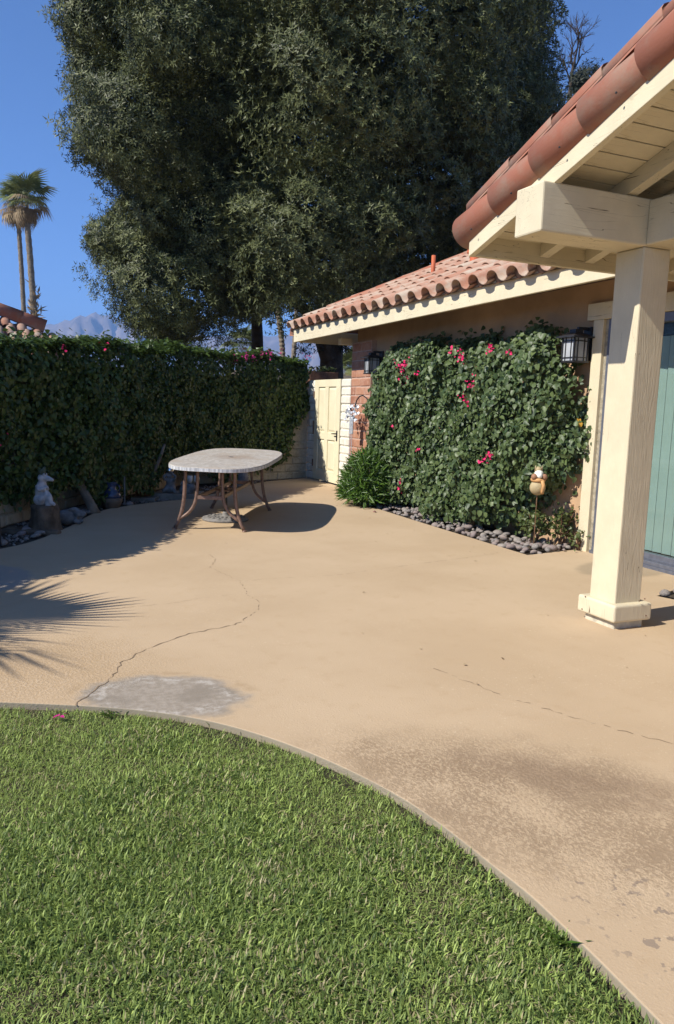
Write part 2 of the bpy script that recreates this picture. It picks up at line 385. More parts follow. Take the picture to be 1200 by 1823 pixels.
    fine = n.noise(v, 230, 2, .7); base = n.mix(n.ramp(fine, .38, .62, .0, .22), base, (.40, .28, .16))
    return n.fin(base, .85, n.bump(h, .36, .006), .25)
patio = structure(sheet('patio', outline, 0.0, patio_material(), .16))
bv_ = patio.modifiers.new('bevel', 'BEVEL'); bv_.width = .008; bv_.segments = 3; bv_.limit_method = 'ANGLE'; bv_.angle_limit = R(50)

# jagged cracks: shallow dark gaps following the photograph's lines
def crack(pts, w, seed):
    rnd = random.Random(seed); P = [Vector((*p, 0)) for p in pts]; fine = []
    for a, b in zip(P, P[1:]):
        k = max(2, int((b - a).length / .035)); nrm = Vector((-(b - a).y, (b - a).x, 0)).normalized()
        for i in range(k): fine.append(a.lerp(b, i / k) + nrm * rnd.uniform(-.012, .012))
    fine.append(P[-1]); mb = MB(); vs = []
    for i, p in enumerate(fine):
        t = (fine[min(i + 1, len(fine) - 1)] - fine[max(i - 1, 0)]).normalized(); q = Vector((-t.y, t.x, 0)); ww = w * rnd.uniform(.15, 1.6)
        vs += [p + q * ww + Vector((0, 0, .0022)), p - q * ww + Vector((0, 0, .0022))]
    mb.add(vs, [(2 * i, 2 * i + 1, 2 * i + 3, 2 * i + 2) for i in range(len(fine) - 1) if seed == 1 or rnd.random() > .28])
    return mb.build('crack', 'crack', patio)
M['crack'] = plain('crack_brown', (.25, .18, .115), .95, .3, 20, 0)  # dark brown colour of the thin crack ribbons
crack([(.29, 3.93), (.40, 4.1), (.52, 4.29), (.60, 4.51), (.78, 4.73), (1.07, 4.95), (1.46, 5.08)], .0032, 1)
crack([(1.46, 5.08), (1.71, 5.38), (1.80, 5.57), (1.78, 5.89), (1.86, 6.35)], .0022, 2)
crack([(1.86, 6.35), (1.83, 6.47), (1.75, 6.98), (1.90, 7.35), (1.89, 7.65)], .0016, 3)
crack([(1.86, 6.35), (2.14, 6.38), (2.78, 6.35), (3.67, 6.58), (4.95, 6.88)], .0016, 4)
crack([(2.33, 3.84), (2.48, 3.32), (2.62, 3.02), (2.75, 2.76), (2.89, 2.54)], .0020, 5)
crack([(.62, 5.75), (1.12, 5.77), (1.50, 5.9), (1.77, 5.93)], .0012, 6)

lawn_poly = [(p.x - .004, p.y) for p in lawn_edge] + [(-6.5, 5.6), (-6.5, -3.0)]
lawn = structure(sheet('lawn', lawn_poly, -.034, plain('lawn_soil', (.05, .045, .022), .98, .35, 9, .8, 50, .02), .05))

# grass blades, one mass
def inside(px, py, poly):
    poly = np.asarray(poly); c = np.zeros(len(px), bool); j = len(poly) - 1
    for i in range(len(poly)):
        xi, yi = poly[i]; xj, yj = poly[j]
        cond = ((yi > py) != (yj > py)) & (px < (xj - xi) * (py - yi) / (yj - yi + 1e-12) + xi)
        c ^= cond; j = i
    return c
def vnoise(x, y, s, seed):
    r2 = np.random.default_rng(seed); g = r2.random((64, 64)); u = x * s + 100; w = y * s + 100
    i = np.floor(u).astype(int); j = np.floor(w).astype(int); a = u - i; b = w - j
    a = a * a * (3 - 2 * a); b = b * b * (3 - 2 * b); i %= 64; j %= 64; i1 = (i + 1) % 64; j1 = (j + 1) % 64
    return g[i, j] * (1 - a) * (1 - b) + g[i1, j] * a * (1 - b) + g[i, j1] * (1 - a) * b + g[i1, j1] * a * b
def grass():
    n0 = 470000
    x = np.concatenate([rng.uniform(-1.0, 1.56, n0), rng.uniform(-4, 1.5, 40000)])
    y = np.concatenate([rng.uniform(.75, 4.5, n0), rng.uniform(-1.5, 5.2, 40000)])
    k = inside(x, y, lawn_poly); x, y = x[k], y[k]
    d = np.min(np.hypot(x[:, None] - np.array([p.x for p in lawn_edge[::2]])[None], y[:, None] - np.array([p.y for p in lawn_edge[::2]])[None]), 1)
    keep = rng.random(len(x)) < np.clip(.12 + d * 5 + .75 * (vnoise(x, y, 6, 3) > .52), 0, 1); x, y, d = x[keep], y[keep], d[keep]
    n = len(x)
    pt_ = vnoise(x, y, 1.7, 5) * .55 + vnoise(x, y, 5, 6) * .45
    coarse = np.clip((pt_ - .42) * 4.0 + np.clip((2.75 - y) * .45, -.5, .45) + np.clip((x - .1) * .15, -.1, .2), 0, 1)
    isc = rng.random(n) < .04 + coarse * .55
    kk_ = isc | (rng.random(n) < .50); x, y, d, coarse, isc = x[kk_], y[kk_], d[kk_], coarse[kk_], isc[kk_]; n = len(x)
    L = np.where(isc, rng.uniform(.022, .048, n), rng.uniform(.015, .032, n)); W = np.where(isc, rng.uniform(.0014, .0031, n), rng.uniform(.0008, .0015, n))
    az = rng.uniform(0, 2 * np.pi, n) ; lean = np.abs(rng.normal(.9, .45, n)).clip(.05, 1.35)
    az = np.where(rng.random(n) < .12, vnoise(x, y, 3, 9) * 12, az)
    dx, dy = np.cos(az), np.sin(az); sx, sy = -dy, dx
    base = np.stack([x, y, np.full(n, -.036)], 1)
    def at(t, bend):
        a = lean * bend; return base + (L * t)[:, None] * np.stack([dx * np.sin(a), dy * np.sin(a), np.cos(a)], 1)
    side = np.stack([sx, sy, np.zeros(n)], 1) * W[:, None]
    m1, tip = at(.55, .75), at(1., 1.12)
    V = np.stack([base - side * .8, base + side * .8, m1 - side, m1 + side, tip], 1).reshape(-1, 3)
    F = np.array([(0, 1, 3), (0, 3, 2), (2, 3, 4)])[None] + (np.arange(n) * 5)[:, None, None]
    c = np.clip(rng.normal(.14, .12, n) + isc * rng.normal(.36, .2, n) + .26 * (coarse - .35) + .42 * (vnoise(x, y, 1.3, 12) - .5) - .10 * np.clip((y - 2.8) / .6, 0, 1) - .08 * np.clip((.5 - x) / .6, 0, 1) * np.clip((3.2 - y), 0, 1) + .25 * (vnoise(x, y, 7, 13) - .5), 0, .98)
    
    dry = rng.random(n) < .055 + .10 * (vnoise(x, y, 4, 21) > .66); V = V.reshape(n, 5, 3); F3 = np.array([(0, 1, 3), (0, 3, 2), (2, 3, 4)])
    mk = lambda k, mt, nm: big_mesh(nm, V[k].reshape(-1, 3), (F3[None] + (np.arange(k.sum()) * 5)[:, None, None]).reshape(-1, 3), mt, np.repeat(c[k], 5))
    return mk(~dry, 'grass', 'grass'), mk(dry, 'dry_grass', 'dry_grass')
g1, g2 = grass()
stuff(tag(link('dry_grass', g2), 'scattered straw coloured dry blades among the green lawn', 'grass'))
stuff(tag(link('grass', g1), 'mown green grass of mixed coarse and fine blades in the curved lawn', 'grass'))
# broad leaved weeds on the lawn's rim
def weed(loc, k, size, label):
    P = np.tile(np.array(loc), (k, 1)) + rng.normal(0, .02, (k, 3)) * np.array([1, 1, .1]); az = rng.uniform(0, 6.28, k); up = rng.uniform(.25, 1.1, k)
    T = np.stack([np.cos(az), np.sin(az), up], 1); N = np.stack([-np.cos(az) * .6, -np.sin(az) * .6, np.ones(k)], 1)
    return tag(link('weed', scatter('weed', [(0, 0, 0), (-.1, .5, .02), (0, 1, -.1), (.1, .5, .02)], LANCE_F, P, N, T, rng.uniform(.6, 1.2, k) * size, 'shrub_leaf')), label, 'weed', 'weeds along the lawn edge')
weed(tuple(atz(1000, 1676, -.03)), 24, .07, 'broad bladed weed clump at the lawn rim, lower right of the curve')
weed(tuple(atz(200, 1272, -.03)), 30, .06, 'low weed clump below the grey worn patch at the top lawn edge')
weed(tuple(atz(480, 1312, -.03)), 14, .05, 'small weed tuft where the top lawn edge starts to bend down')

# planting beds
bed1 = structure(sheet('planting_bed', [(p.x - .0, p.y + .004) for p in bed_edge] + [(5.9, 15.4), (3.05, 14.4), (1.1, 12.1), (-.15, 9.9), (-1.4, 7.7), (-3.4, 7.0)], -.03, M['soil'], .08))
bed2 = structure(sheet('planting_bed', [(5.93, 12.35), (5.30, 12.05), (5.24, 11.4), (5.2, 9), (5.2, 6.72), (6.04, 6.88), (6.04, 12.4)], -.035, M['soil'], .08))
bed3 = structure(sheet('planting_bed', [(6.2, 5.2), (5.45, 4.97), (5.16, 4.86), (5.22, 4.68), (6.2, 4.2)], -.035, M['soil'], .08))

# ------------------------------------------------------------------ house
house = thing('house', (6.05, 9, 0), 'peach stucco house with red barrel tile roof and cream fascia on the right', 'house')
SL, ZE, XE = .48, 3.02, 5.30           # roof slope, deck height at the fascia, fascia face
EY0, EY1 = 5.25, 14.62
mb = MB(); mb.box(6.05, 6.25, 6.85, 13.21, -.1, 2.98); mb.box(6.05, 6.25, -2.5, 3.0, -.1, 2.98); mb.box(6.05, 6.25, 3.0, 6.85, 2.56, 2.98)
mb.box(6.25, 12, 13.0, 13.21, -.1, 2.98)
mb.build('wall', 'stucco', house)
# slump block pilaster: backing in mortar colour, bricks proud of it
mb = MB(); mb.box(5.952, 6.049, 12.405, 13.213, -.1, 2.70); mb.build('pilaster', 'mortar_brick', house)
pil = [c for c in house.children if c.name.startswith('pilaster')][0]
def rough_block(name, lx, ly, lz, mat, seed, bev=.012):
    """a slump block: long side on y, face on -x, slightly bulged"""
    rnd = random.Random(seed); bm = bmesh.new(); bmesh.ops.create_cube(bm, size=1)
    for v in bm.verts: v.co = Vector((v.co.x * lx, v.co.y * ly, v.co.z * lz)) + Vector((0, rnd.uniform(-.004, .004), rnd.uniform(-.004, .004)))
    bmesh.ops.bevel(bm, geom=list(bm.edges), offset=bev, segments=1, affect='EDGES')
    me = bpy.data.meshes.new(name); bm.to_mesh(me); bm.free(); me.materials.append(M[mat])
    return me
bricks = [rough_block('brick', .115, .385, .140, 'brick', i) for i in range(3)]
half_bricks = [rough_block('brick', .115, .185, .140, 'brick', 20 + i) for i in range(2)]
CH = .158
for r_ in range(17):
    z = .075 + r_ * CH
    if z > 2.66: break
    y = 13.215
    seq = [.40, .40] if r_ % 2 == 0 else [.20, .40, .20]
    for w_ in seq:
        me = random.choice(bricks if w_ > .3 else half_bricks)
        piece('brick', me, pil, Matrix.Translation((5.999 + random.uniform(-.003, .003), y - w_ / 2, z))); y -= w_ + .004
# timber stub under the eave beside the pilaster
mb = MB(); mb.box(5.72, 5.95, 13.23, 13.36, 2.66, 2.78); mb.build('outlooker', 'wood_x', house, bevel=.006)
# fascia, soffit, roof deck
mb = MB()
mb.hexa([(XE, EY0, 2.835), (XE + .045, EY0, 2.835), (XE + .045, EY1, 2.755), (XE, EY1, 2.755), (XE, EY0, 3.05), (XE + .045, EY0, 3.05), (XE + .045, EY1, 3.02), (XE, EY1, 3.02)])
mb.build('fascia', 'fascia', house, bevel=.005)
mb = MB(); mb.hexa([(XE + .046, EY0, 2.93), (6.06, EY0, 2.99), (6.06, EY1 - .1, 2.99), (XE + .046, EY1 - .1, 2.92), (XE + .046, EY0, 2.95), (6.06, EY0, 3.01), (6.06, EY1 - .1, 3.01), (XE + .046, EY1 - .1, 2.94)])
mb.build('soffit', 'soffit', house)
mb = MB(); mb.box(XE + .046, 12, EY1 - .045, EY1, 2.76, 3.0); mb.build('end_fascia', 'fascia', house, bevel=.005)
RX = 10.4; T_ = RX - XE
def rz(x): return ZE + SL * (x - XE)
mb = MB()
mb.add([(XE - .03, EY0, rz(XE - .03)), (XE - .03, EY1 + .03, rz(XE - .03)), (RX, EY1 - T_, rz(RX)), (RX, EY0, rz(RX)), (2 * RX - XE, EY1, ZE), (2 * RX - XE, EY0, ZE)],
       [(0, 3, 2, 1), (1, 2, 4), (3, 5, 4, 2)])
mb.build('roof_deck', plain('roof_felt', (.26, .13, .09), .9, .2, 6, .3, 30), house)
# S tiles
def s_tile(name, w, L, mat, up=.105, th=.018, nb=9, wb=.58):
    """local x across, y up the slope, z out of the roof"""
    prof = []
    for i in range(nb):
        a = math.pi * (1 - i / (nb - 1)); prof.append((w * wb / 2 + math.cos(a) * w * wb / 2, math.sin(a) ** .8 * up if 0 < i < nb - 1 else 0.))
    for i in range(1, 5):
        t = i / 4; prof.append((w * wb + (w * (1 - wb) + .012) * t, -.040 * math.sin(math.pi * t) ** .8 if t < 1 else 0.))
    mb = MB(); n = len(prof); vs = []
    for yy in (0, L):
        for off in (0, -th):
            for x, z in prof: vs.append((x, yy, z + off))
    fs = []
    for i in range(n - 1):
        fs += [(i, i + 1, 2 * n + i + 1, 2 * n + i), (n + i + 1, n + i, 3 * n + i, 3 * n + i + 1), (i + 1, i, n + i, n + i + 1)]
    mb.add(vs, fs)
    me = mb.mesh(name, mat, True)
    return me
TP = .383
tile_me = s_tile('roof_tile', TP, .46, 'tile')
sl = Vector((1, 0, SL)).normalized(); nrm = Vector((-SL, 0, 1)).normalized(); yv = Vector((0, -1, 0))
EXPO = .375
cnt = 0
stop = MB(); stop.ball((0, 0, 0), .03, .105, .098, n=10, m=6); stop_me = stop.mesh('eave_closure', plain('mortar_stop', (.20, .13, .09), .95, .3, 20, .3, 60), True)
for r_ in range(14):
    for c_ in range(26):
        y = EY1 + .06 - c_ * TP
        base = Vector((XE - .09, y, rz(XE - .09) + .012)) + sl * (EXPO * r_)
        if base.x - XE > (EY1 - y) + .42 or y - TP < EY0 - .3 or base.x > 9.2: continue
        up_ = (sl * 1 - nrm * .075).normalized(); nn = yv.cross(up_).normalized() * 1
        jit = random.uniform(-.006, .006)
        piece('roof_tile', tile_me, house, frame(base + nrm * (.062 + jit), yv, up_ , nn)); cnt += 1
        if r_ == 0: piece('eave_closure', stop_me, house, Matrix.Translation(base + yv * (TP * .29) + sl * .12 + nrm * .062))
# hip caps and a clay corner piece
def half_barrel(name, r0, r1, L, a0, a1, mat, th=.014, n=12):
    mb = MB(); vs = []
    for yy, r_ in ((0, r0), (L, r1)):
        for off in (0, -th):
            for i in range(n):
                a = a0 + (a1 - a0) * i / (n - 1); vs.append((math.cos(a) * (r_ + off), yy, math.sin(a) * (r_ + off)))
    fs = []
    for i in range(n - 1):
        fs += [(i, i + 1, 2 * n + i + 1, 2 * n + i), (n + i + 1, n + i, 3 * n + i, 3 * n + i + 1), (i + 1, i, n + i, n + i + 1)]
    fs += [(0, n, 3 * n, 2 * n), (n - 1, 2 * n - 1, 4 * n - 1, 3 * n - 1)[::-1]]
    mb.add(vs, fs); return mb.mesh(name, mat, True)
hip_me = half_barrel('hip_tile', .135, .115, .50, R(-5), R(185), 'rake_tile')
hd = Vector((1, -1, SL)).normalized(); hx = hd.cross(Vector((0, 0, 1))).normalized(); hz = hx.cross(hd).normalized()
for i in range(1, 14):
    p = Vector((XE, EY1, ZE)) + hd * (.55 + i * .43) + Vector((0, 0, .05))
    tilt = (hd + hz * .03).normalized()
    piece('hip_tile', hip_me, house, frame(p, hx, tilt, hx.cross(tilt)))
mb = MB()
end_me = half_barrel('corner_tile', .12, .11, .4, R(-20), R(110), 'rake_tile')
piece('corner_tile', end_me, house, frame((XE - .02, EY1 + .06, 2.93), (0, 1, 0), (1, 0, .3), (0, -.3, 1)))
# vent pipe and the orange flashing on the roof
def roof_pt(x, y):                                             # where the pixel's ray meets the roof plane
    d = ray(x, y); t = (ZE - SL * XE - HC) / (d.z - SL * d.x); return CO + d * t
vp = aty(771, 482, 11.35); mb = MB(); zz = rz(vp.x)
mb.tube([(vp.x, vp.y, zz - .1), (vp.x, vp.y, zz + .42)], .035, 12); mb.build('vent_pipe', 'orange_cap', house, True)
vq = aty(846, 468, 10.1); zz = rz(vq.x); mb = MB()
mb.lathe([(.19, -.02), (.16, .06), (.085, .10), (.075, .2), (.13, .215), (.12, .29), (.04, .32)], (vq.x, vq.y, zz + .04), 16); mb.build('roof_vent', 'orange_cap', house, False)
# door trim, sliding door, blinds
mb = MB(); mb.box(5.985, 6.06, 3.0, 6.965, 2.565, 2.745); mb.build('header_trim', 'wood_y', house, bevel=.005)
mb = MB(); mb.box(5.992, 6.06, 6.71, 6.865, -.02, 2.563); mb.build('side_trim', 'wood_z', house, bevel=.005)
mb = MB(); mb.box(6.03, 6.06, 6.66, 6.708, -.02, 2.563); mb.build('door_jamb', plain('weathered_jamb', (.33, .29, .21), .85, .3, 20, .5, 60), house)
mb = MB(); mb.box(6.02, 6.16, 6.585, 6.658, .05, 2.56); mb.box(6.02, 6.16, 3.05, 3.12, .05, 2.56); mb.box(6.02, 6.16, 3.121, 6.584, 2.47, 2.56)
mb.box(6.075, 6.115, 4.78, 4.86, .14, 2.469); mb.box(6.078, 6.112, 6.50, 6.583, .14, 2.469)
door = mb.build('sliding_door', 'alu', house, bevel=.003)
mb = MB(); mb.box(5.99, 6.17, 3.05, 6.66, -.02, .035); mb.box(6.00, 6.02, 3.05, 6.64, .0355, .075); mb.box(6.055, 6.07, 3.05, 6.64, .0355, .095); mb.box(6.07, 6.15, 3.121, 6.583, .0355, .139)
mb.build('door_track', 'alu', door, bevel=.003)
gl = NT('door_glass'); gl.fin((.86, .93, .92), .02, None, .5); gl.b.inputs['Transmission Weight'].default_value = 0.0
trn = gl.node('ShaderNodeBsdfTransparent', {'Color': (.86, .93, .92, 1)}); gls = gl.node('ShaderNodeBsdfGlossy', {'Roughness': .01})
fr = gl.node('ShaderNodeFresnel', {'IOR': 1.45}); bf_ = gl.node('ShaderNodeNewGeometry').outputs['Backfacing']
mx = gl.node('ShaderNodeMixShader', {0: gl.math('MULTIPLY', fr.outputs[0], gl.math('SUBTRACT', 1.0, bf_)), 1: trn.outputs[0], 2: gls.outputs[0]})
gl.t.links.new(mx.outputs[0], gl.out.inputs[0]); M['glass'] = gl.m
mb = MB(); mb.box(6.092, 6.098, 4.86, 6.50, .14, 2.469); mb.build('glass_pane', 'glass', door)
mb = MB(); mb.box(6.092, 6.098, 3.12, 4.78, .14, 2.469); mb.build('glass_pane', 'glass', door)
M['blind'] = plain('teal_blind', (.33, .36, .33), .8, .06, 3, .1, 60, .002)
bl = MB(); bl.obox((0, 0, 1.245), (.004, 0, 0), (0, .053, 0), (0, 0, 1.105)); blm = bl.mesh('blind_slat', 'blind')
for i in range(27):
    piece('blind_slat', blm, door, Matrix.Translation((6.20, 6.52 - i * .125, 0)) @ Matrix.Rotation(R(9), 4, 'Z'))
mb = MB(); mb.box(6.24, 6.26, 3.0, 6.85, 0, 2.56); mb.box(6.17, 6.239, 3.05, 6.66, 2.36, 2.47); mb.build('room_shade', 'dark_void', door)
# low wall box
p = atx(1011, 913, 6.03); mb = MB(); mb.box(6.0, 6.052, 7.03, 7.18, .27, .50); mb.build('wall_box', plain('peach_box', (.50, .34, .21), .8, .08, 6, .1, 50), house, bevel=.008)

# ------------------------------------------------------------------ porch
PSL = .316
porch = thing('porch', (4.16, 4.32, 0), 'cream timber porch with square post and sloping tiled gable edge at the right', 'porch')
BX0, BX1, EY = 3.25, 3.30, 5.145       # barge board
RY = 1.55                              # ridge line
def bz(y): return 2.69 + (EY - y) * PSL
# post
mb = MB(); mb.box(4.04, 4.285, 4.185, 4.45, .165, 2.688); mb.build('post', 'wood_z', porch, bevel=.010)
mb = MB(); mb.box(3.985, 4.345, 4.125, 4.515, .055, .185); mb.build('post_base', 'wood_z', porch, bevel=.018, seg=3)
mb = MB(); mb.box(4.03, 4.30, 4.165, 4.47, -.01, .054); mb.build('post_foot', 'cement', porch, bevel=.008)
mb = MB(); mb.box(3.166, 4.30, 4.18, 4.462, 2.69, 3.0); mb.build('outrigger_beam', 'wood_x', porch, bevel=.012)
mb = MB(); mb.box(4.045, 4.283, -1.2, 4.179, 2.695, 2.99); mb.build('side_beam', 'wood_y', porch, bevel=.010)
mb = MB(); mb.box(4.31, 6.05, 4.21, 4.45, 2.71, 2.98); mb.build('cross_beam', 'wood_x', porch, bevel=.010)
# second post, behind the camera's view
mb = MB(); mb.box(4.04, 4.285, -1.15, -.89, 0, 2.694); mb.build('post', 'wood_z', porch, bevel=.010)
mb = MB()
for x, y in ((1138, 1070), (1148, 1066), (1150, 1096), (1042, 1062), (1036, 1084)):
    p = aty(x, y, 4.122) if x > 1095 else atx(x, y, 3.982)
    mb.ball(p, .0055, n=8, m=5)
mb.build('nail', 'rust_rod', porch)
# barge board, eave board, rafters
mb = MB(); mb.hexa([(BX0, EY, bz(EY)), (BX1, EY, bz(EY)), (BX1, RY, bz(RY)), (BX0, RY, bz(RY)), (BX0, EY, bz(EY) + .19), (BX1, EY, bz(EY) + .19), (BX1, RY, bz(RY) + .19), (BX0, RY, bz(RY) + .19)])
mb.build('barge_board', 'fascia', porch, bevel=.004)
mb = MB(); mb.box(BX1 + .001, 6.04, EY - .045, EY, bz(EY) + .003, bz(EY) + .165); mb.build('eave_board', 'wood_x', porch, bevel=.004)
rmb = MB(); ya, yb = EY - .047, RY
rmb.hexa([(0, ya, bz(ya) + .04), (.085, ya, bz(ya) + .04), (.085, yb, bz(yb) - .03), (0, yb, bz(yb) - .03), (0, ya, bz(ya) + .138), (.085, ya, bz(ya) + .138), (.085, yb, bz(yb) + .138), (0, yb, bz(yb) + .138)])
raf = rmb.mesh('rafter', 'wood_y')
for x in (3.87, 4.315, 4.76, 5.2, 5.65): piece('rafter', raf, porch, Matrix.Translation((x, 0, 0)))
# soffit boards, each its own
def soffit_board(w):
    mb = MB(); mb.box(BX1 + .002, 6.03, 0, w - .011, 0, .02); return mb.mesh('soffit_board', 'wood_x')
sb = soffit_board(.145); dirs = Vector((0, -1, PSL)).normalized(); step = .145
for i in range(26):
    y = EY - .002 - dirs.y * 0 + dirs.y * step * i
    if y < RY: break
    p = Vector((0, y, bz(EY) + .14 + (EY - y) * PSL))
    piece('soffit_board', sb, porch, frame(p, (1, 0, 0), dirs, -Vector((1, 0, 0)).cross(dirs)))
# deck over it
mb = MB()
for s_ in (1, -1):
    y0 = RY + s_ * (EY - RY + .02); y1 = RY
    z0, z1 = bz(EY - .0) + .185, bz(RY) + .185
    mb.hexa([(BX0 + .02, y0, z0), (7.6, y0, z0), (7.6, y1, z1), (BX0 + .02, y1, z1), (BX0 + .02, y0, z0 + .02), (7.6, y0, z0 + .02), (7.6, y1, z1 + .02), (BX0 + .02, y1, z1 + .02)])
mb.build('roof_deck', plain('porch_felt', (.26, .13, .09), .9, .2, 6, .3, 30), porch)
# rake tiles along the gable edge
rk = half_barrel('rake_tile', .138, .112, .56, R(60), R(233), 'rake_tile', .018, 16)
for i in range(9):
    y = EY + .115 - i * .47 * abs(dirs.y)
    p = Vector((BX0 + .055, y, bz(y) + .237)); ax = (dirs - Vector((0, 0, .02))).normalized()
    zx = Vector((1, 0, 0)); piece('rake_tile', rk, porch, frame(p, zx, ax, zx.cross(ax)))
pt = s_tile('roof_tile', .36, .56, 'rake_tile')
nn = Vector((1, 0, 0)).cross(dirs).normalized()
for c_ in range(7):
    for i in range(9):
        y = EY + .16 - i * .47 * abs(dirs.y)
        p = Vector((BX0 + .06 + c_ * .36, y, bz(y) + .425)); ax = (dirs - nn * .05).normalized()
        piece('roof_tile', pt, porch, frame(p, (1, 0, 0), ax, -Vector((1, 0, 0)).cross(ax)))
# nail dots on rake tiles
mb = MB()
for x, y in ((839, 408), (910, 344), (996, 262), (1097, 165)):
    p = atx(x, y, 3.178); mb.ball(p, .007, n=8, m=5)
mb.build('tile_nail', 'dark_metal', porch)

# ------------------------------------------------------------------ gate and block walls
gate = thing('garden_gate', (5.94, 14.3, 0), 'closed cream four panel garden gate between white block pillars', 'gate')
GY0, GY1, GZ0, GZ1 = 13.665, 14.985, .025, 2.05
def gy(f): return GY1 + (GY0 - GY1) * f
def bar(name, f0, f1, z0, z1, x0=5.925, x1=5.965, bev=.006):
    mb = MB(); mb.box(x0, x1, gy(f1), gy(f0), z0, z1); return mb.build(name, 'gate', gate, bevel=bev)
bar('stile', 0, .155, GZ0, GZ1); bar('stile', .43, .555, .235, 1.905); bar('stile', .845, 1, GZ0, GZ1)
bar('rail', .1555, .8445, 1.9055, GZ1); bar('rail', .1555, .8445, GZ0, .2345); bar('rail', .1555, .4295, .86, 1.005); bar('rail', .5555, .8445, .86, 1.005)
for f0, f1 in ((.1555, .4295), (.5555, .8445)):
    for z0, z1 in ((.2355, .8595), (1.0055, 1.9045)):
        pn = bar('panel', f0, f1, z0, z1, 5.948, 5.96, 0)
        fw = (f1 - f0); mb = MB()
        ya, yb = gy(f1) + .045, gy(f0) - .045
        mb.add([(5.947, ya - .025, z0 + .02), (5.947, yb + .025, z0 + .02), (5.947, yb + .025, z1 - .02), (5.947, ya - .025, z1 - .02), (5.932, ya + .015, z0 + .06), (5.932, yb - .015, z0 + .06), (5.932, yb - .015, z1 - .06), (5.932, ya + .015, z1 - .06)],
               [(0, 1, 5, 4), (1, 2, 6, 5), (2, 3, 7, 6), (3, 0, 4, 7), (4, 5, 6, 7)])
        mb.build('raised_field', 'gate', pn)
mb = MB(); mb.box(5.915, 5.924, 13.735, 13.785, .86, 1.06); mb.tube([(5.92, 13.76, 1.0), (5.87, 13.76, 1.0), (5.865, 13.80, 1.0), (5.868, 13.90, .995)], [.014, .013, .012, .009], 8)
mb.build('lever_handle', 'dark_metal', gate, bevel=.002)
for z in (1.15, .35, 1.75):
    mb = MB(); mb.tube([(5.915, 14.992, z - .07 * (3 if z == 1.15 else 1)), (5.915, 14.992, z + .07)], .014, 8); mb.build('hinge', 'rust_rod', gate)
wb = [rough_block('block', .16, .395, .142, 'white_block', 40 + i, .016) for i in range(3)]
wh = [rough_block('block', .16, .195, .142, 'white_block', 50 + i, .016) for i in range(3)]
def pillar(y0, y1, label):
    t = thing('gate_pillar', (6.0, (y0 + y1) / 2, 0), label, 'pillar', 'white block pillars of the gate')
    mb = MB(); mb.box(5.955, 6.09, y0 + .012, y1 - .012, -.1, 2.05); mb.build('mortar_core', 'mortar_white', t)
    for r_ in range(13):
        z = .075 + r_ * CH; w_ = y1 - y0
        if r_ % 2 == 0: seq = [w_ / .395 * .395]
        else: seq = [w_ * .5, w_ * .5]
        y = y1
        for q in seq:
            me = random.choice(wb if len(seq) == 1 else wh); k = (q - .008) / (.395 if len(seq) == 1 else .195)
            piece('block', me, t, Matrix.Translation((6.02 + random.uniform(-.004, .004), y - q / 2, z)) @ Matrix.Diagonal((1, k, 1, 1))); y -= q
    return t
pillar(13.235, 13.655, 'white painted block pillar between the gate and the brown brick corner')
pillar(15.0, 15.42, 'white painted block pillar between the gate hinges and the long hedge')
# long boundary wall behind the hedge: it bends towards the left
WP = [Vector((*p, 0)) for p in ((5.96, 15.44), (3.05, 14.36), (1.15, 12.08), (-.08, 9.86), (-1.3, 7.7))]
bw = thing('boundary_wall', WP[2], 'low cream block wall showing under the long hedge', 'wall')
cb = [rough_block('block', .16, .395, .142, 'cream_block', 60 + i, .014) for i in range(3)]
mb = MB()
for A_, B_ in zip(WP, WP[1:]):
    d = (B_ - A_).normalized(); nr = Vector((-d.y, d.x, 0)); L_ = (B_ - A_).length
    q = [A_ - d * .02 - nr * .02, B_ + d * .02 - nr * .02, B_ + d * .02 - nr * .13, A_ - d * .02 - nr * .13]
    mb.hexa([p + Vector((0, 0, -.1)) for p in q] + [p + Vector((0, 0, 2.0)) for p in q])
    for r_ in range(6):                                          # only the courses the leaves leave in view
        s0 = .2 if r_ % 2 else 0.
        while s0 < L_ - .05:
            w_ = min(.40, L_ - s0)
            p = A_ + d * (s0 + w_ / 2) - nr * .075 + Vector((0, 0, .045 + r_ * CH + random.uniform(-.003, .003)))
            piece('block', random.choice(cb), bw, frame(p, -nr, d, (0, 0, 1)) @ Matrix.Diagonal((1, (w_ - .007) / .395, 1, 1))); s0 += w_
mb.build('mortar_core', plain('cream_mortar', (.45, .39, .28), .95, .12, 20, .5, 90), bw)
# planter beyond the wall, on the gate side
p0 = aty(573, 668, 16.6); mb = MB()
pl = thing('planter_box', (p0.x, p0.y, p0.z - .5), 'brown planter box with a low green plant behind the gate top', 'planter')
mb.box(p0.x - .35, p0.x + .35, p0.y - .15, p0.y + .15, -.1, p0.z + .07); mb.build('box', 'planter', pl, bevel=.01)
k = 160; P = np.array(p0) + np.stack([rng.uniform(-.3, .3, k), rng.uniform(-.1, .1, k), rng.uniform(.06, .18, k)], 1)
link('foliage', scatter('foliage', HEART_V, HEART_F, P, rng.normal(0, .5, (k, 3)) + np.array([-.3, -.3, .8]), rng.normal(0, 1, (k, 3)), .06, 'rose_leaf'), pl)

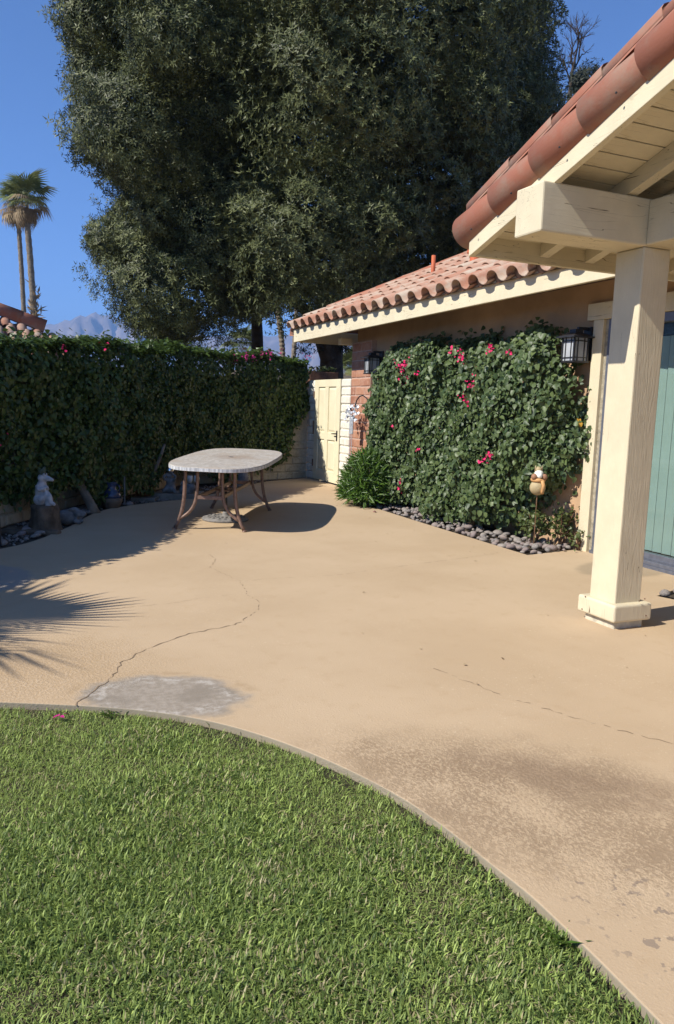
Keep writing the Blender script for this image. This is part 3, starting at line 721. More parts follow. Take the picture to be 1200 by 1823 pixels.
# ------------------------------------------------------------------ hedge
def leafwall(P, N, size, mat, name, droop=.55, jit=.5, col=None):
    n = len(P); Nn = norm(N + rng.normal(0, jit, (n, 3)))
    T = np.tile(np.array([0, 0, -droop]), (n, 1)) + rng.normal(0, .55, (n, 3))
    return scatter(name, HEART_V, HEART_F, P, Nn, T, size, mat, col)
hedge = thing('hedge', (2.5, 12.3, 0), 'tall dense green climber hedge with dark shaded side along the left wall', 'hedge')
hp = [np.array(p) for p in ((5.92, 15.34), (4.6, 14.76), (3.05, 13.74), (2.1, 12.22), (1.31, 11.26), (.52, 10.42), (-.68, 8.92), (-1.46, 7.5), (-2.9, 6.2))]
hw = .62
def hedge_pts(n, layer):
    seg = [np.linalg.norm(b - a) for a, b in zip(hp, hp[1:])]; wts = np.array(seg) * np.array([1, 1, 1, 1, 1, 1, 1, .8]); wts /= wts.sum()
    si = rng.choice(len(hp) - 1, n, p=wts); t = rng.random(n)
    A = np.array(hp)[si]; B = np.array(hp)[si + 1]; d = norm(B - A); nr = np.stack([-d[:, 1], d[:, 0]], 1)      # towards the patio
    base = A + (B - A) * t[:, None]; s = np.cumsum([0] + seg)[si] + t * np.array(seg)[si]
    top = np.interp(base[:, 0], [-3, -.6, -.1, .5, 1.3, 2.1, 3.05, 4.6, 5.9], [2.45, 2.4, 2.14, 2.20, 2.27, 2.34, 2.42, 2.47, 2.40]) + .025 * np.sin(s * 2.1) + .03 * np.sin(s * 5.3 + 1)
    front = rng.random(n) < .80
    z0 = .50 + .12 * np.sin(s * 1.9) + .1 * np.sin(s * 4.7) - .15 - .25 * np.exp(-((s - 1.8) / 1.0) ** 2) + 2.0 * np.clip(.62 - s, 0, 1) - .14 * (s > 5)
    z = np.where(front, z0 + (top - z0) * rng.random(n) ** .9, top)
    bulge = .045 * np.sin(s * 2.7 + z * 2) + .04 * np.sin(s * 6.1 - z * 4.3) + .035 * np.sin(s * 11 + z * 9)
    endcut = np.zeros(n)         # right end thins towards the foot
    rnd = np.clip((z - top + .3) / .3, 0, 1)
    dep = np.where(front, .0 + bulge - layer - .18 * rnd ** 2, -rng.random(n) * hw)
    P = np.stack([base[:, 0] + nr[:, 0] * dep, base[:, 1] + nr[:, 1] * dep, z + np.where(front, 0, bulge * .5)], 1)
    P[:, :2] += -endcut[:, None] * nr * 1.2
    tn = np.where(front, np.clip((z - top + .35) * 2.5, 0, 1.2), 3)
    N = np.stack([nr[:, 0], nr[:, 1], .15 + tn], 1)
    keep = P[:, 0] < 5.9
    return P[keep], N[keep], s[keep], z[keep]
P, N, s_, z_ = hedge_pts(60000, 0.0); P += rng.normal(0, .035, P.shape)
P2, N2, _, _ = hedge_pts(11000, .14); P2 += rng.normal(0, .06, P2.shape)
hi = np.where((P[:, 0] > -.1) & (P[:, 0] < 1.9))[0]; big = rng.choice(hi, 260, replace=False)
sm = np.setdiff1d(np.arange(len(P)), big)
PA = np.concatenate([P[sm], P2]); NA = np.concatenate([N[sm], N2])
fo = link('foliage', leafwall(PA, NA, rng.uniform(.042, .080, len(PA)), 'hedge_leaf', 'foliage'), hedge); stuff(fo)
def leaf_variants(mat, k=5):
    out = []
    for i in range(k):
        v = np.array(HEART_V) * np.array([rng.uniform(.85, 1.15), 1, rng.uniform(.4, 1.6)])
        out.append(big_mesh('leaf', v, np.array(HEART_F), mat, np.full(len(v), rng.random())))
    return out
def leaf_pieces(P, N, size, mat, parent):
    var = leaf_variants(mat)
    for p, n_ in zip(P, N):
        nn_ = Vector(n_ + rng.normal(0, .35, 3)).normalized(); t = Vector((rng.normal(0, .5), rng.normal(0, .5), -1)); t = (t - nn_ * t.dot(nn_)).normalized()
        k = rng.uniform(*size); x = t.cross(nn_)
        piece('leaf', var[rng.integers(len(var))], parent, frame(Vector(p) + nn_ * .03, x * k, t * k, nn_ * k))
leaf_pieces(P[big], N[big], (.055, .085), 'hedge_leaf', hedge)
# sprigs standing up out of the hedge top
k = 900; Pt, Nt, st, zt = hedge_pts(9000, 0); q = np.where(Nt[:, 2] > 2.9)[0][:k]; Pt = Pt[q] + np.stack([np.zeros(len(q)), np.zeros(len(q)), rng.random(len(q)) ** 4 * .13], 1)
stuff(link('top_sprigs', leafwall(Pt, np.tile([-.3, -.2, 1.], (len(q), 1)), rng.uniform(.05, .10, len(q)), 'hedge_leaf', 'top_sprigs', -.3, .6), hedge))
# woody core and stems
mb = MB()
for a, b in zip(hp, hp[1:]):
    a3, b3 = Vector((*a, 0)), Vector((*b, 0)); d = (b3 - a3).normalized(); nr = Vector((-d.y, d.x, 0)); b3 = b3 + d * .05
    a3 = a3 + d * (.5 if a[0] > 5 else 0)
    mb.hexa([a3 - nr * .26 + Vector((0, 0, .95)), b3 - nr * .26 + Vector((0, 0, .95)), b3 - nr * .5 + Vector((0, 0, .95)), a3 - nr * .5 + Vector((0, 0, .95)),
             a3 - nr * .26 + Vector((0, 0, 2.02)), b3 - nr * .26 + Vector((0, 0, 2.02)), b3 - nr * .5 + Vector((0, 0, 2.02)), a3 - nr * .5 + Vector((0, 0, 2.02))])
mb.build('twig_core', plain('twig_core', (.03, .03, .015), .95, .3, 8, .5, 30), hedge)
mb = MB(); c = atz(157, 913); mb.tube([c + Vector((.09, 0, -.03)), c + Vector((.02, .05, .15)), c + Vector((-.10, .12, .4)), c + Vector((-.16, .2, .8))], [.085, .062, .055, .05], 9); mb.build('stem', 'bark_grey', hedge, True)
def bract_cluster(c, r_, k, mat, parent, name='flower', nrm_=(-.5, -.6, .5)):
    P = np.array(c) + rng.normal(0, 1, (k, 3)) * r_ * np.array([.6, .6, .75])
    return link(name, scatter(name, HEART_V, HEART_F, P, np.array(nrm_) + rng.normal(0, .7, (k, 3)), rng.normal(0, 1, (k, 3)), rng.uniform(.022, .042, k), mat), parent)
for x, y, k in ((440, 633, 26), (452, 636, 12), (466, 628, 18), (482, 630, 22), (500, 626, 8), (545, 636, 14), (556, 632, 8), (112, 618, 6), (186, 612, 5), (420, 640, 5), (5, 783, 4)):
    d = ray(x, y); t = 1e9
    for a, b in zip(hp, hp[1:]):
        A_ = Vector((*a, 0)); e = Vector((*(b - a), 0)); nr = Vector((-e.y, e.x, 0)).normalized(); tt = ((A_ + nr * .08).dot(nr) - CO.dot(nr)) / d.dot(nr); q = CO + d * tt
        if tt > 0 and -.05 <= (q - A_).dot(e) / e.dot(e) <= 1.05: t = min(t, tt)
    if t > 1e8: continue
    bract_cluster(CO + d * t, .055, k, 'petal2' if x > 400 else 'petal', hedge, 'flower', (.3, -.6, .7))

# ------------------------------------------------------------------ wall vine
vine = thing('bougainvillea', (5.8, 9, 0), 'green bougainvillea with a few magenta blooms trained flat on the peach wall', 'climbing plant')
def vine_pts(n, layer):
    y = rng.uniform(6.42, 11.75, n); z = rng.uniform(.10, 2.68, n)
    top = 2.50 + .06 * np.clip((y - 9.) / 1.5, 0, 1) + .04 * np.sin(y * 5.1) + .03 * np.sin(y * 11) - .9 * np.clip((7.30 - y) / .5, 0, 1) ** 1.3 - .26 * np.clip((y - 11.1) / .6, 0, 1) ** 2
    right = 6.80 + .06 * np.sin(z * 5) + .95 * np.clip((1.15 - z) / 1.0, 0, 1) + .04 * np.sin(z * 13)
    left = 11.76 + .08 * np.sin(z * 4.3)
    bot = .13 + .05 * np.sin(y * 4) + .15 * np.clip((7.2 - y), 0, 1)
    ed = np.minimum.reduce([top - z, y - right, left - y, (z - bot) + .22])
    keep = (ed > 0) & (z > bot); y, z, ed = y[keep], z[keep], ed[keep]
    th = (.46 + .14 * np.clip(1.1 - z, 0, 1)) * np.sqrt(np.clip(ed / .34, 0.02, 1)) + .08 * np.sin(y * 2.3 + z * 1.4) + .08 * np.sin(y * 5.1 - z * 4.2) + .065 * np.sin(y * 9 + z * 8) + .04 * np.sin(y * 17 - z * 15)
    rd = np.clip(1 - ed / .38, 0, 1)
    x = 6.05 - np.maximum(th - layer, .03)
    N = np.stack([-np.ones(len(y)), -(.3 + .0 * y) - rd * .5 * (y < 8), .30 + rd * 1.0 * (z > 1.9)], 1)
    return np.stack([x, y, z], 1), N
P, N = vine_pts(27000, 0); P += rng.normal(0, .03, P.shape)
P2, N2 = vine_pts(14000, .14); P2 += rng.normal(0, .05, P2.shape)
near = np.where(P[:, 1] < 8.9)[0]; big = rng.choice(near, 280, replace=False); sm = np.setdiff1d(np.arange(len(P)), big)
PA = np.concatenate([P[sm], P2]); NA = np.concatenate([N[sm], N2])
stuff(link('foliage', leafwall(PA, NA, rng.uniform(.040, .080, len(PA)), 'vine_leaf', 'foliage', .8, .5), vine))
leaf_pieces(P[big], N[big], (.058, .092), 'vine_leaf', vine)
for x, y, k in ((718, 660, 64), (714, 681, 52), (723, 647, 30), (706, 645, 8), (735, 632, 7), (741, 665, 9), (820, 640, 16), (820, 628, 10), (806, 622, 8), (874, 616, 12), (870, 624, 6), (905, 628, 9), (846, 664, 8), (832, 683, 9), (842, 687, 10), (824, 708, 14), (834, 716, 6), (698, 758, 6), (744, 800, 10), (870, 810, 14), (862, 818, 9), (856, 822, 6), (712, 858, 9), (712, 872, 14), (676, 756, 5)):
    bract_cluster(atx(x, y, 5.47), .028 + .0009 * k, max(5, int(k * .75)), 'petal', vine)
k = 2
link('yellow_leaf', scatter('yellow_leaf', HEART_V, HEART_F, np.array([atx(1030 + i * 4, 745 + i * 7, 5.93) for i in range(k)]), rng.normal(0, .3, (k, 3)) + np.array([-1, -.3, .2]), np.array([[0, 0, -1.]] * k), .06, 'yellow_leaf'), vine)
mb = MB()
for i in range(9):
    y = rng.uniform(7.4, 11.2); mb.tube([(5.98, y, -.03), (5.97, y + rng.uniform(-.1, .1), .3), (5.94, y + rng.uniform(-.3, .3), .9), (5.9, y + rng.uniform(-.5, .5), 1.6)], [.02, .018, .014, .01], 6)
mb.build('stem', 'bark_grey', vine, True)
# thin runners climbing the shaded wall above
k = 46; y = np.concatenate([rng.normal(10.0, .25, 16), rng.normal(8.9, .5, 18), rng.normal(9.55, .06, 12)]); z = 2.35 + rng.random(k) * .35
RUN = link('runner', leafwall(np.stack([np.full(k, 6.02), y, z], 1), np.tile([-1., -.2, .3], (k, 1)), .07, 'vine_leaf', 'runner'), vine); stuff(RUN)

# ------------------------------------------------------------------ shrub and rose bushes
shr = thing('shrub', (5.2, 10.85, 0), 'bright green grassy leaved shrub in front of the brick corner', 'shrub')
k = 4600; u = rng.normal(0, 1, (k, 3)); u = norm(u); u[:, 2] = np.abs(u[:, 2]) * 1.0
rr = rng.random(k) ** .4
P = np.array([5.22, 10.85, .10]) + u * rr[:, None] * np.array([.40, .42, .74])
T = norm(u * np.array([1, 1, .5]) + np.array([0, 0, .55]) + rng.normal(0, .35, (k, 3)))
link('foliage', scatter('foliage', [(0, 0, 0), (-.075, .4, .02), (0, 1, -.12), (.075, .4, .02)], LANCE_F, P, rng.normal(0, .6, (k, 3)) + np.array([-.5, -.5, .6]), T, rng.uniform(.12, .2, k), 'shrub_leaf'), shr)
mb = MB()
for i in range(10):
    a = rng.uniform(0, 6.28); mb.tube([(5.22, 10.85, -.04), (5.22 + .15 * math.cos(a), 10.85 + .15 * math.sin(a), .3), (5.22 + .3 * math.cos(a), 10.85 + .3 * math.sin(a), .6)], [.012, .009, .005], 5)
mb.build('stem', 'bark_grey', shr)
def rose(x, y, h, k, seed, label, spread=.2):
    t = thing('rose_bush', (x, y, 0), label, 'bush', 'small rose bushes by the door'); r2 = random.Random(seed); mb = MB(); tips = []
    for i in range(7):
        a = r2.uniform(0, 6.28); e = Vector((x + spread * math.cos(a) * r2.uniform(.4, 1), y + spread * math.sin(a) * r2.uniform(.4, 1), h * r2.uniform(.6, 1)))
        b = Vector((x, y, -.03)); md = b.lerp(e, .5) + Vector((r2.uniform(-.04, .04), r2.uniform(-.04, .04), .05)); mb.tube([b, md, e], [.008, .006, .003], 5); tips += [md, e, md.lerp(e, .5), md.lerp(e, .75)]
    mb.build('stem', 'rust_rod', t)
    P = np.array([tips[rng.integers(len(tips))] for _ in range(k)]) + rng.normal(0, .045, (k, 3))
    link('foliage', scatter('foliage', HEART_V, HEART_F, P, rng.normal(0, .6, (k, 3)) + np.array([-.5, -.3, .6]), rng.normal(0, 1, (k, 3)), rng.uniform(.03, .055, k), 'rose_leaf'), t)
rose(5.62, 7.18, .42, 330, 3, 'small rose bush below the ceramic figure on its rod')
rose(5.86, 6.98, .42, 240, 5, 'small rose bush under the wall box, nearest the door trim', .16)
rose(5.97, 6.80, .24, 60, 8, 'thin low rose sprig in front of the cream door trim', .1)

# ------------------------------------------------------------------ stones
def pebble(seed, mat):
    r2 = random.Random(seed); bm = bmesh.new(); bmesh.ops.create_icosphere(bm, subdivisions=2, radius=1)
    ax = (r2.uniform(.8, 1.2), r2.uniform(.65, .95), r2.uniform(.42, .62)); ph = [r2.uniform(0, 6) for _ in range(4)]
    for v in bm.verts:
        c = v.co; f = 1 + .10 * math.sin(2.2 * c.x + ph[0]) + .08 * math.sin(2.8 * c.y + ph[1]) + .06 * math.sin(3.4 * c.z + ph[2])
        v.co = Vector((c.x * ax[0] * f, c.y * ax[1] * f, c.z * ax[2] * f))
    me = bpy.data.meshes.new('river_stone'); bm.to_mesh(me); bm.free(); me.materials.append(M[mat]); me.polygons.foreach_set('use_smooth', [True] * len(me.polygons)); return me
pebs = [pebble(i, 'pebble' if i < 5 else 'pebble_red') for i in range(8)]
def stone(p, r_, label, group):
    e = Matrix.Translation(p) @ Matrix.Rotation(rng.uniform(0, 6.28), 4, 'Z') @ Matrix.Rotation(rng.normal(0, .45), 4, 'X') @ Matrix.Scale(r_, 4)
    return tag(link('river_stone', pebs[rng.integers(8)], None, e), label, 'stone', group)
placed = []
def ok(x, y, r_):
    for a, b, c in placed:
        if (a - x) ** 2 + (b - y) ** 2 < ((c + r_) * .70) ** 2: return False
    placed.append((x, y, r_)); return True
tries = 0; n_s = 0
while n_s < 285 and tries < 14000:
    tries += 1
    y = 6.76 + (12.0 - 6.76) * rng.random() ** 1.25; w_ = .62 if y < 7.5 else .46
    x = 5.24 + w_ * rng.random()
    if y < 7.0: x = 5.24 + .72 * rng.random(); 
    if x > 5.3 + (y - 6.70) * 6: continue
    r_ = rng.uniform(.024, .066) if y < 8.5 else rng.uniform(.022, .055)
    if ok(x, y, r_): stone((x, y, -.02 + r_ * .5 + (.03 if x > 5.45 else 0)), r_, 'smooth grey river stone in the bed at the foot of the wall vine', 'river stones along the house wall'); n_s += 1
for i in range(16):
    x, y = 5.24 + .45 * rng.random(), 4.62 + .3 * rng.random() + 0
    if 4.70 + (x - 5.2) * -.3 < y < 4.88 + (x - 5.2) * .4 and ok(x, y, .05): stone((x, y, .015), rng.uniform(.04, .065), 'grey river stone in the small bed behind the porch post', 'river stones behind the post')
for i in range(70):
    t = rng.uniform(.10, .62); j = int(t * (len(bed_edge) - 1)); p = bed_edge[j]; q = Vector((-.5, .6, 0)) * rng.uniform(.12, .75)
    x, y = p.x + q.x * .7, p.y + q.y * .7; r_ = rng.uniform(.03, .07)
    if ok(x, y, r_): stone((x, y, -.015 + r_ * .4), r_, 'dark shaded stone in the bed below the hedge', 'stones in the hedge bed')
gv = 1500; t = rng.random(gv); idx = (t * (len(bed_edge) - 2)).astype(int); be = np.array([(p.x, p.y) for p in bed_edge])[idx] + np.stack([-rng.uniform(.05, .6, gv), rng.uniform(.05, .5, gv)], 1)
OV = np.array([(1, 0, 0), (-1, 0, 0), (0, .8, 0), (0, -.8, 0), (0, 0, .6), (0, 0, -.6)]); OF = np.array([(0, 2, 4), (2, 1, 4), (1, 3, 4), (3, 0, 4), (2, 0, 5), (1, 2, 5), (3, 1, 5), (0, 3, 5)])
stuff(tag(link('gravel', scatter('gravel', OV, OF, np.column_stack([be, np.full(gv, -.02)]), rng.normal(0, .3, (gv, 3)) + np.array([0, 0, 1]), rng.normal(0, 1, (gv, 3)), rng.uniform(.012, .03, gv), 'pebble')), 'dark gravel scattered in the bed under the hedge', 'gravel'))

# ------------------------------------------------------------------ patio table
TA = Vector((.460, .888, 0)); TB = Vector((.888, -.460, 0)); TC = Vector((2.755, 9.95, 0))
def tz(p): return .79 + .0264 * (p.y - 8.7)
table = thing('patio_table', (2.7, 9.9, 0), 'oblong patio table with stone mosaic top and bronze curved legs', 'table')
out = []
for i in range(72):
    th = 2 * math.pi * i / 72; ca, sa = math.cos(th), math.sin(th); e = 2 / 3.5
    u = 1.41 * math.copysign(abs(ca) ** e, ca); w_ = .60 * math.copysign(abs(sa) ** e, sa)
    p = TC + TA * u + TB * w_; out.append(p)
mb = MB(); n_ = len(out); vs = []
for k_, (sc, dz) in enumerate(((.985, -.052), (1.0, -.045), (1.0, -.008), (.992, 0.0))):
    for p in out: q = TC + (p - TC) * sc; vs.append(Vector((q.x, q.y, tz(q) + dz)))
fs = [tuple(range(n_))[::-1], tuple(range(3 * n_, 4 * n_))]
for k_ in range(3): fs += [(k_ * n_ + i, k_ * n_ + (i + 1) % n_, (k_ + 1) * n_ + (i + 1) % n_, (k_ + 1) * n_ + i) for i in range(n_)]
mb.add(vs, fs)
tm = NT('mosaic_top'); v = tm.obj(); vr = tm.mapping(v, (1, 1, 1), rot=(0, 0, R(-27)))
cell = tm.vor(vr, 24, 'DISTANCE_TO_EDGE', 'Distance'); cc = tm.vor(vr, 24, 'F1', 'Color'); cg = tm.node('ShaderNodeSeparateColor', {'Color': cc}).outputs[0]
col = tm.mix(cg, (.36, .32, .27), (.50, .465, .415)); col = tm.mix(tm.ramp(tm.noise(v, 3.2, 4), .45, .7, 0, .7), col, (.40, .32, .24))
q = tm.mapping(v, (1, 1, 0), loc=(-2.8, -9.95, 0)); dd = tm.node('ShaderNodeVectorMath', {0: q}, operation='LENGTH').outputs['Value']
col = tm.mix(tm.math('MULTIPLY', tm.ramp(tm.math('ADD', dd, tm.math('MULTIPLY', tm.noise(v, 5, 3), .3)), .62, .25), .55), col, (.25, .17, .11))
col = tm.mix(tm.ramp(cell, .0, .06), (.33, .31, .28), col)
tm.fin(col, .75, tm.bump(tm.math('ADD', tm.ramp(cell, 0, .08), tm.math('MULTIPLY', tm.noise(v, 90, 3), .3)), .3, .004), .3)
em = NT('fluted_rim'); v = em.obj(); wv = em.noise(em.mapping(v, (34, 34, 1.5)), 1.0, 2); em.fin(em.mix(em.ramp(wv, .35, .65), (.36, .37, .39), (.62, .63, .65)), .7, em.bump(wv, .5, .006))
top = mb.build('tabletop', tm.m, table)
mb = MB(); vs = []
for p in out:
    q = TC + (p - TC) * 1.004
    for dz in (-.046, -.007): vs.append(Vector((q.x, q.y, tz(q) + dz)))
mb.add(vs, [(2 * i, (2 * i + 2) % (2 * n_), (2 * i + 3) % (2 * n_), 2 * i + 1) for i in range(n_)]); mb.build('rim', em.m, top, True)
mb = MB(); q = TC + TA * .02; mb.lathe([(.032, -.02), (.034, .004), (.024, .006), (.022, -.02)], (q.x, q.y, tz(q)), 16); mb.build('umbrella_hole', 'umb', top)
def bez(a, b, c, d, n=10):
    a, b, c, d = map(Vector, (a, b, c, d)); return [a * (1 - t) ** 3 + 3 * b * t * (1 - t) ** 2 + 3 * c * t * t * (1 - t) + d * t ** 3 for t in [i / n for i in range(n + 1)]]
LC = Vector((2.69, 9.885, 0))
for sa in (-1, 1):
    for sb_ in (-1, 1):
        o = LC + TA * (.96 * sa); b = TB * sb_; zt = tz(o) - .05; mb = MB()
        P_ = lambda w, z: o + b * w + Vector((0, 0, z))
        mb.tube(bez(P_(.30, zt), P_(.31, .48), P_(.29, .26), P_(.425, .015), 12), .0225, 10)
        mb.tube(bez(P_(.15, zt), P_(.16, .40), P_(.13, .26), P_(.375, .125), 12), .020, 10)
        mb.tube([P_(.425, .018), P_(.43, 0)], [.028, .03], 10)
        mb.tube([P_(.10, zt - .01), P_(.36, zt - .01)], .02, 8)
        mb.build('leg', 'table_leg', table, True)
mb = MB(); zf = .40
for sa in (-1, 1):
    o = LC + TA * (.96 * sa); mb.obox(o + Vector((0, 0, zf)), TB * .16, TA * .012, (0, 0, .022))
    mb.obox(o + Vector((0, 0, tz(o) - .068)), TB * .33, TA * .015, (0, 0, .014))
for sb_ in (-1, 1):
    o = LC + TB * (.14 * sb_); mb.obox(o + Vector((0, 0, zf)), TA * .945, TB * .012, (0, 0, .022))
mb.build('stretcher', 'table_leg', table, bevel=.003)
ring = MB(); ring.tube([LC + (TA * math.cos(t) * .16 + TB * math.sin(t) * .13) + Vector((0, 0, zf)) for t in [i * 2 * math.pi / 20 for i in range(21)]], .014, 8, cap=False); ring.build('ring', 'table_leg', table, True)
# umbrella base under it
ub = thing('umbrella_base', (2.66, 9.83, 0), 'round weathered iron umbrella base with short pole under the table', 'umbrella base')
mb = MB(); mb.lathe([(.30, 0), (.31, .012), (.30, .035), (.22, .046), (.10, .056), (.05, .06), (.036, .09), (.03, .11)], (2.66, 9.83, 0), 40); mb.build('cast_disc', 'umb', ub, True)
mb = MB()
for i in range(18):
    a = i * 2 * math.pi / 18
    for rr_ in (.16, .235): mb.ball((2.66 + rr_ * math.cos(a + rr_ * 4), 9.83 + rr_ * math.sin(a + rr_ * 4), .054 if rr_ < .2 else .045), .026, .02, .010, n=8, m=5)
mb.build('cast_pattern', 'umb', ub, True)
mb = MB(); mb.tube([(2.66, 9.83, .1), (2.66, 9.83, .42)], .024, 12); mb.build('pole_sleeve', 'dark_metal', ub, True)

# ------------------------------------------------------------------ hedge side ornaments
r3 = Vector((math.cos(YAW), -math.sin(YAW), 0)); f3 = Vector((-math.sin(YAW), -math.cos(YAW), 0)); z3 = Vector((0, 0, 1))
def L3(o, a, b, c): return Vector(o) + r3 * a + f3 * b + z3 * c      # right, towards the house's near side, up
so = atz(80, 944)
st = thing('tree_stump', so, 'rough brown tree stump carrying the pale sitting figure', 'stump'); mb = MB(); vs = []
for k_, (z, r_) in enumerate(((-.04, .20), (.05, .165), (.16, .15), (.27, .155), (.30, .14))):
    for j in range(20):
        a = j * math.pi / 10; q = r_ * (1 + .12 * math.sin(3 * a + .5) + .07 * math.sin(7 * a + k_)); vs.append(so + Vector((q * math.cos(a), q * math.sin(a), z)))
mb.add(vs, [(i * 20 + j, i * 20 + (j + 1) % 20, (i + 1) * 20 + (j + 1) % 20, (i + 1) * 20 + j) for i in range(4) for j in range(20)] + [tuple(range(80, 100))]); mb.build('trunk', 'bark_stump', st, True)
mb = MB(); mb.obox(L3(so, -.27, .12, .0), r3 * .16, f3 * .12, z3 * .035); mb.obox(L3(so, .05, .19, .0), r3 * .20, f3 * .06, z3 * .04); mb.build('log', 'bark_stump', st, bevel=.03, seg=3)
fo_ = L3(so, 0, 0, .29)
fg = thing('sitting_figure', fo_, 'pale stone figure with long snout sitting cross legged on the stump', 'statue')
mb = MB()
mb.ball(L3(fo_, -.04, 0, .07), .085, .075, .075); mb.ball(L3(fo_, -.04, 0, .16), .065, .06, .09); mb.ball(L3(fo_, -.025, 0, .24), .058, .055, .06)
mb.tube([L3(fo_, -.03, .045, .07), L3(fo_, .05, .05, .135), L3(fo_, .07, .04, .07), L3(fo_, .055, .05, .0)], [.05, .042, .034, .028], 10)
mb.tube([L3(fo_, -.03, -.03, .07), L3(fo_, .04, .03, .15), L3(fo_, .085, .06, .11), L3(fo_, .10, .06, .045), L3(fo_, .15, .06, .02)], [.05, .042, .034, .028, .02], 10)
mb.tube([L3(fo_, -.06, .05, .24), L3(fo_, -.03, .085, .19), L3(fo_, .04, .07, .205)], [.03, .026, .022], 8)
mb.tube([L3(fo_, -.03, -.06, .24), L3(fo_, .03, -.02, .19), L3(fo_, .05, .05, .225)], [.03, .026, .022], 8)
mb.tube([L3(fo_, .05, .05, 0), L3(fo_, .10, .055, -.004)], [.025, .018], 8)
mb.ball(L3(fo_, -.015, .0, .325), .058, .055, .05); mb.tube([L3(fo_, .0, .0, .325), L3(fo_, .07, .02, .315), L3(fo_, .125, .03, .30)], [.042, .03, .016], 10)
mb.ball(L3(fo_, .015, .035, .365), .018); mb.ball(L3(fo_, .015, -.03, .365), .018)
mb.build('body', 'stone_figure', fg, remesh=.010)
mb = MB(); mb.tube([L3(fo_, -.02, 0, .37), L3(fo_, -.005, 0, .41), L3(fo_, .015, 0, .455)], [.05, .03, .006], 10); mb.build('cap', 'green_head', fg, True)
ro = atz(124, 932)
rb = thing('rabbit_statue', ro, 'grey stone rabbit lying with ears back beside the hedge stem', 'statue'); mb = MB()
mb.ball(L3(ro, -.03, 0, .085), .15, .09, .09, n=16); mb.ball(L3(ro, -.10, .03, .07), .08, .06, .075); mb.ball(L3(ro, .12, .01, .13), .062, .05, .05); mb.ball(L3(ro, .165, .01, .115), .034, .03, .03)
for s_ in (-1, 1): mb.tube([L3(ro, .11, s_ * .03, .165), L3(ro, .05, s_ * .035, .185), L3(ro, -.03, s_ * .03, .17)], [.02, .024, .01], 8); mb.tube([L3(ro, .08, s_ * .05, .05), L3(ro, .15, s_ * .05, .02)], [.035, .025], 8)
mb.build('body', 'stone_grey', rb, remesh=.010)
bo = atz(199, 903); bwl = thing('clay_bowl', bo, 'dull brown clay bowl under the blue glazed jug', 'bowl')
mb = MB(); mb.lathe([(.08, -.03), (.11, .0), (.15, .09), (.155, .14), (.14, .142), (.135, .10)], bo, 28); mb.build('bowl', 'bowl', bwl, True)
vo = bo + Vector((0, 0, .115)); jg = thing('glazed_jug', vo, 'dark blue glazed jug with narrow neck standing in the clay bowl', 'jug')
mb = MB(); mb.lathe([(.09, 0), (.13, .03), (.135, .07), (.10, .11), (.065, .15), (.062, .19), (.07, .235), (.075, .245), (.06, .245), (.05, .2)], vo, 28); mb.build('body', 'blue_glaze', jg, True)
mb = MB(); mb.tube([L3(vo, .066, 0, .22), L3(vo, .12, .01, .19), L3(vo, .11, .01, .10)], .011, 8); mb.build('handle', 'blue_glaze', jg, True)
mb = MB(); q = atz(222, 899); mb.tube([q, q + Vector((0, 0, .42))], .011, 8); tag(mb.build('garden_stake', 'stone_grey'), 'thin grey stake between the blue jug and the orange pot', 'stake')
po = atz(257, 886); pot = thing('plant_pot', po, 'orange clay pot with a thick grey stemmed plant by the hedge', 'potted plant')
mb = MB(); mb.lathe([(.10, .03), (.13, .05), (.155, .12), (.16, .20), (.15, .205), (.14, .17), (.02, .165)], po, 28); mb.build('pot', 'terracotta_pot', pot, True)
mb = MB()
for a, b, c in ((-.06, .0, .0), (.02, .03, 1), (.09, -.02, 2)):
    mb.tube([L3(po, a * .4, b, .16), L3(po, a, b, .28), L3(po, a * 1.4 + .03, b, .42), L3(po, a * 1.4 + .08 * (c - .6), b, .62), L3(po, a * 1.4 + .12 * (c - .6), b - .1, .85)], [.042, .038, .032, .028, .02], 8)
mb.build('stem', 'bark_grey', pot, True)
mb = MB(); q = atz(258, 888); mb.obox((q.x, q.y, .005), r3 * .19, f3 * .15, z3 * .028); tag(mb.build('paving_slab', 'slab', bevel=.008), 'small grey slab under the orange pot', 'slab')
mb = MB(); q = atz(318, 884); mb.obox((q.x, q.y, .02), r3 * .36, f3 * .26, z3 * .05); tag(mb.build('paving_slab', 'slab', bevel=.01), 'larger thick grey slab carrying the statue with the mirror ball', 'slab')
go = atz(303, 877, .07); gs = thing('cherub_statue', go, 'small grey kneeling cherub statue holding up a mirror ball', 'statue'); mb = MB()
mb.ball(L3(go, 0, 0, .07), .10, .085, .08); mb.ball(L3(go, .01, 0, .17), .075, .065, .09); mb.ball(L3(go, -.005, .02, .275), .05); mb.tube([L3(go, -.06, .04, .20), L3(go, -.09, .07, .26), L3(go, -.03, .05, .32)], [.03, .026, .022], 8)
mb.tube([L3(go, .07, .04, .20), L3(go, .10, .07, .27), L3(go, .04, .05, .32)], [.03, .026, .022], 8); mb.tube([L3(go, .03, .05, .06), L3(go, .09, .10, .05), L3(go, .11, .12, -.0)], [.045, .036, .03], 8); mb.tube([L3(go, -.04, .05, .06), L3(go, -.10, .10, .03)], [.045, .034], 8)
mb.build('body', 'stone_grey', gs, remesh=.011)
mb = MB(); mb.ball(L3(go, .0, .03, .365), .068, n=24, m=14); tag(mb.build('gazing_ball', 'mirror_ball', smooth=True), 'shiny silver gazing ball held up by the cherub statue', 'mirror ball')
lo = atz(333, 884, .02); mb = MB(); lg = thing('stone_lump', lo, 'dark grey crouching stone ornament left of the table legs', 'statue')
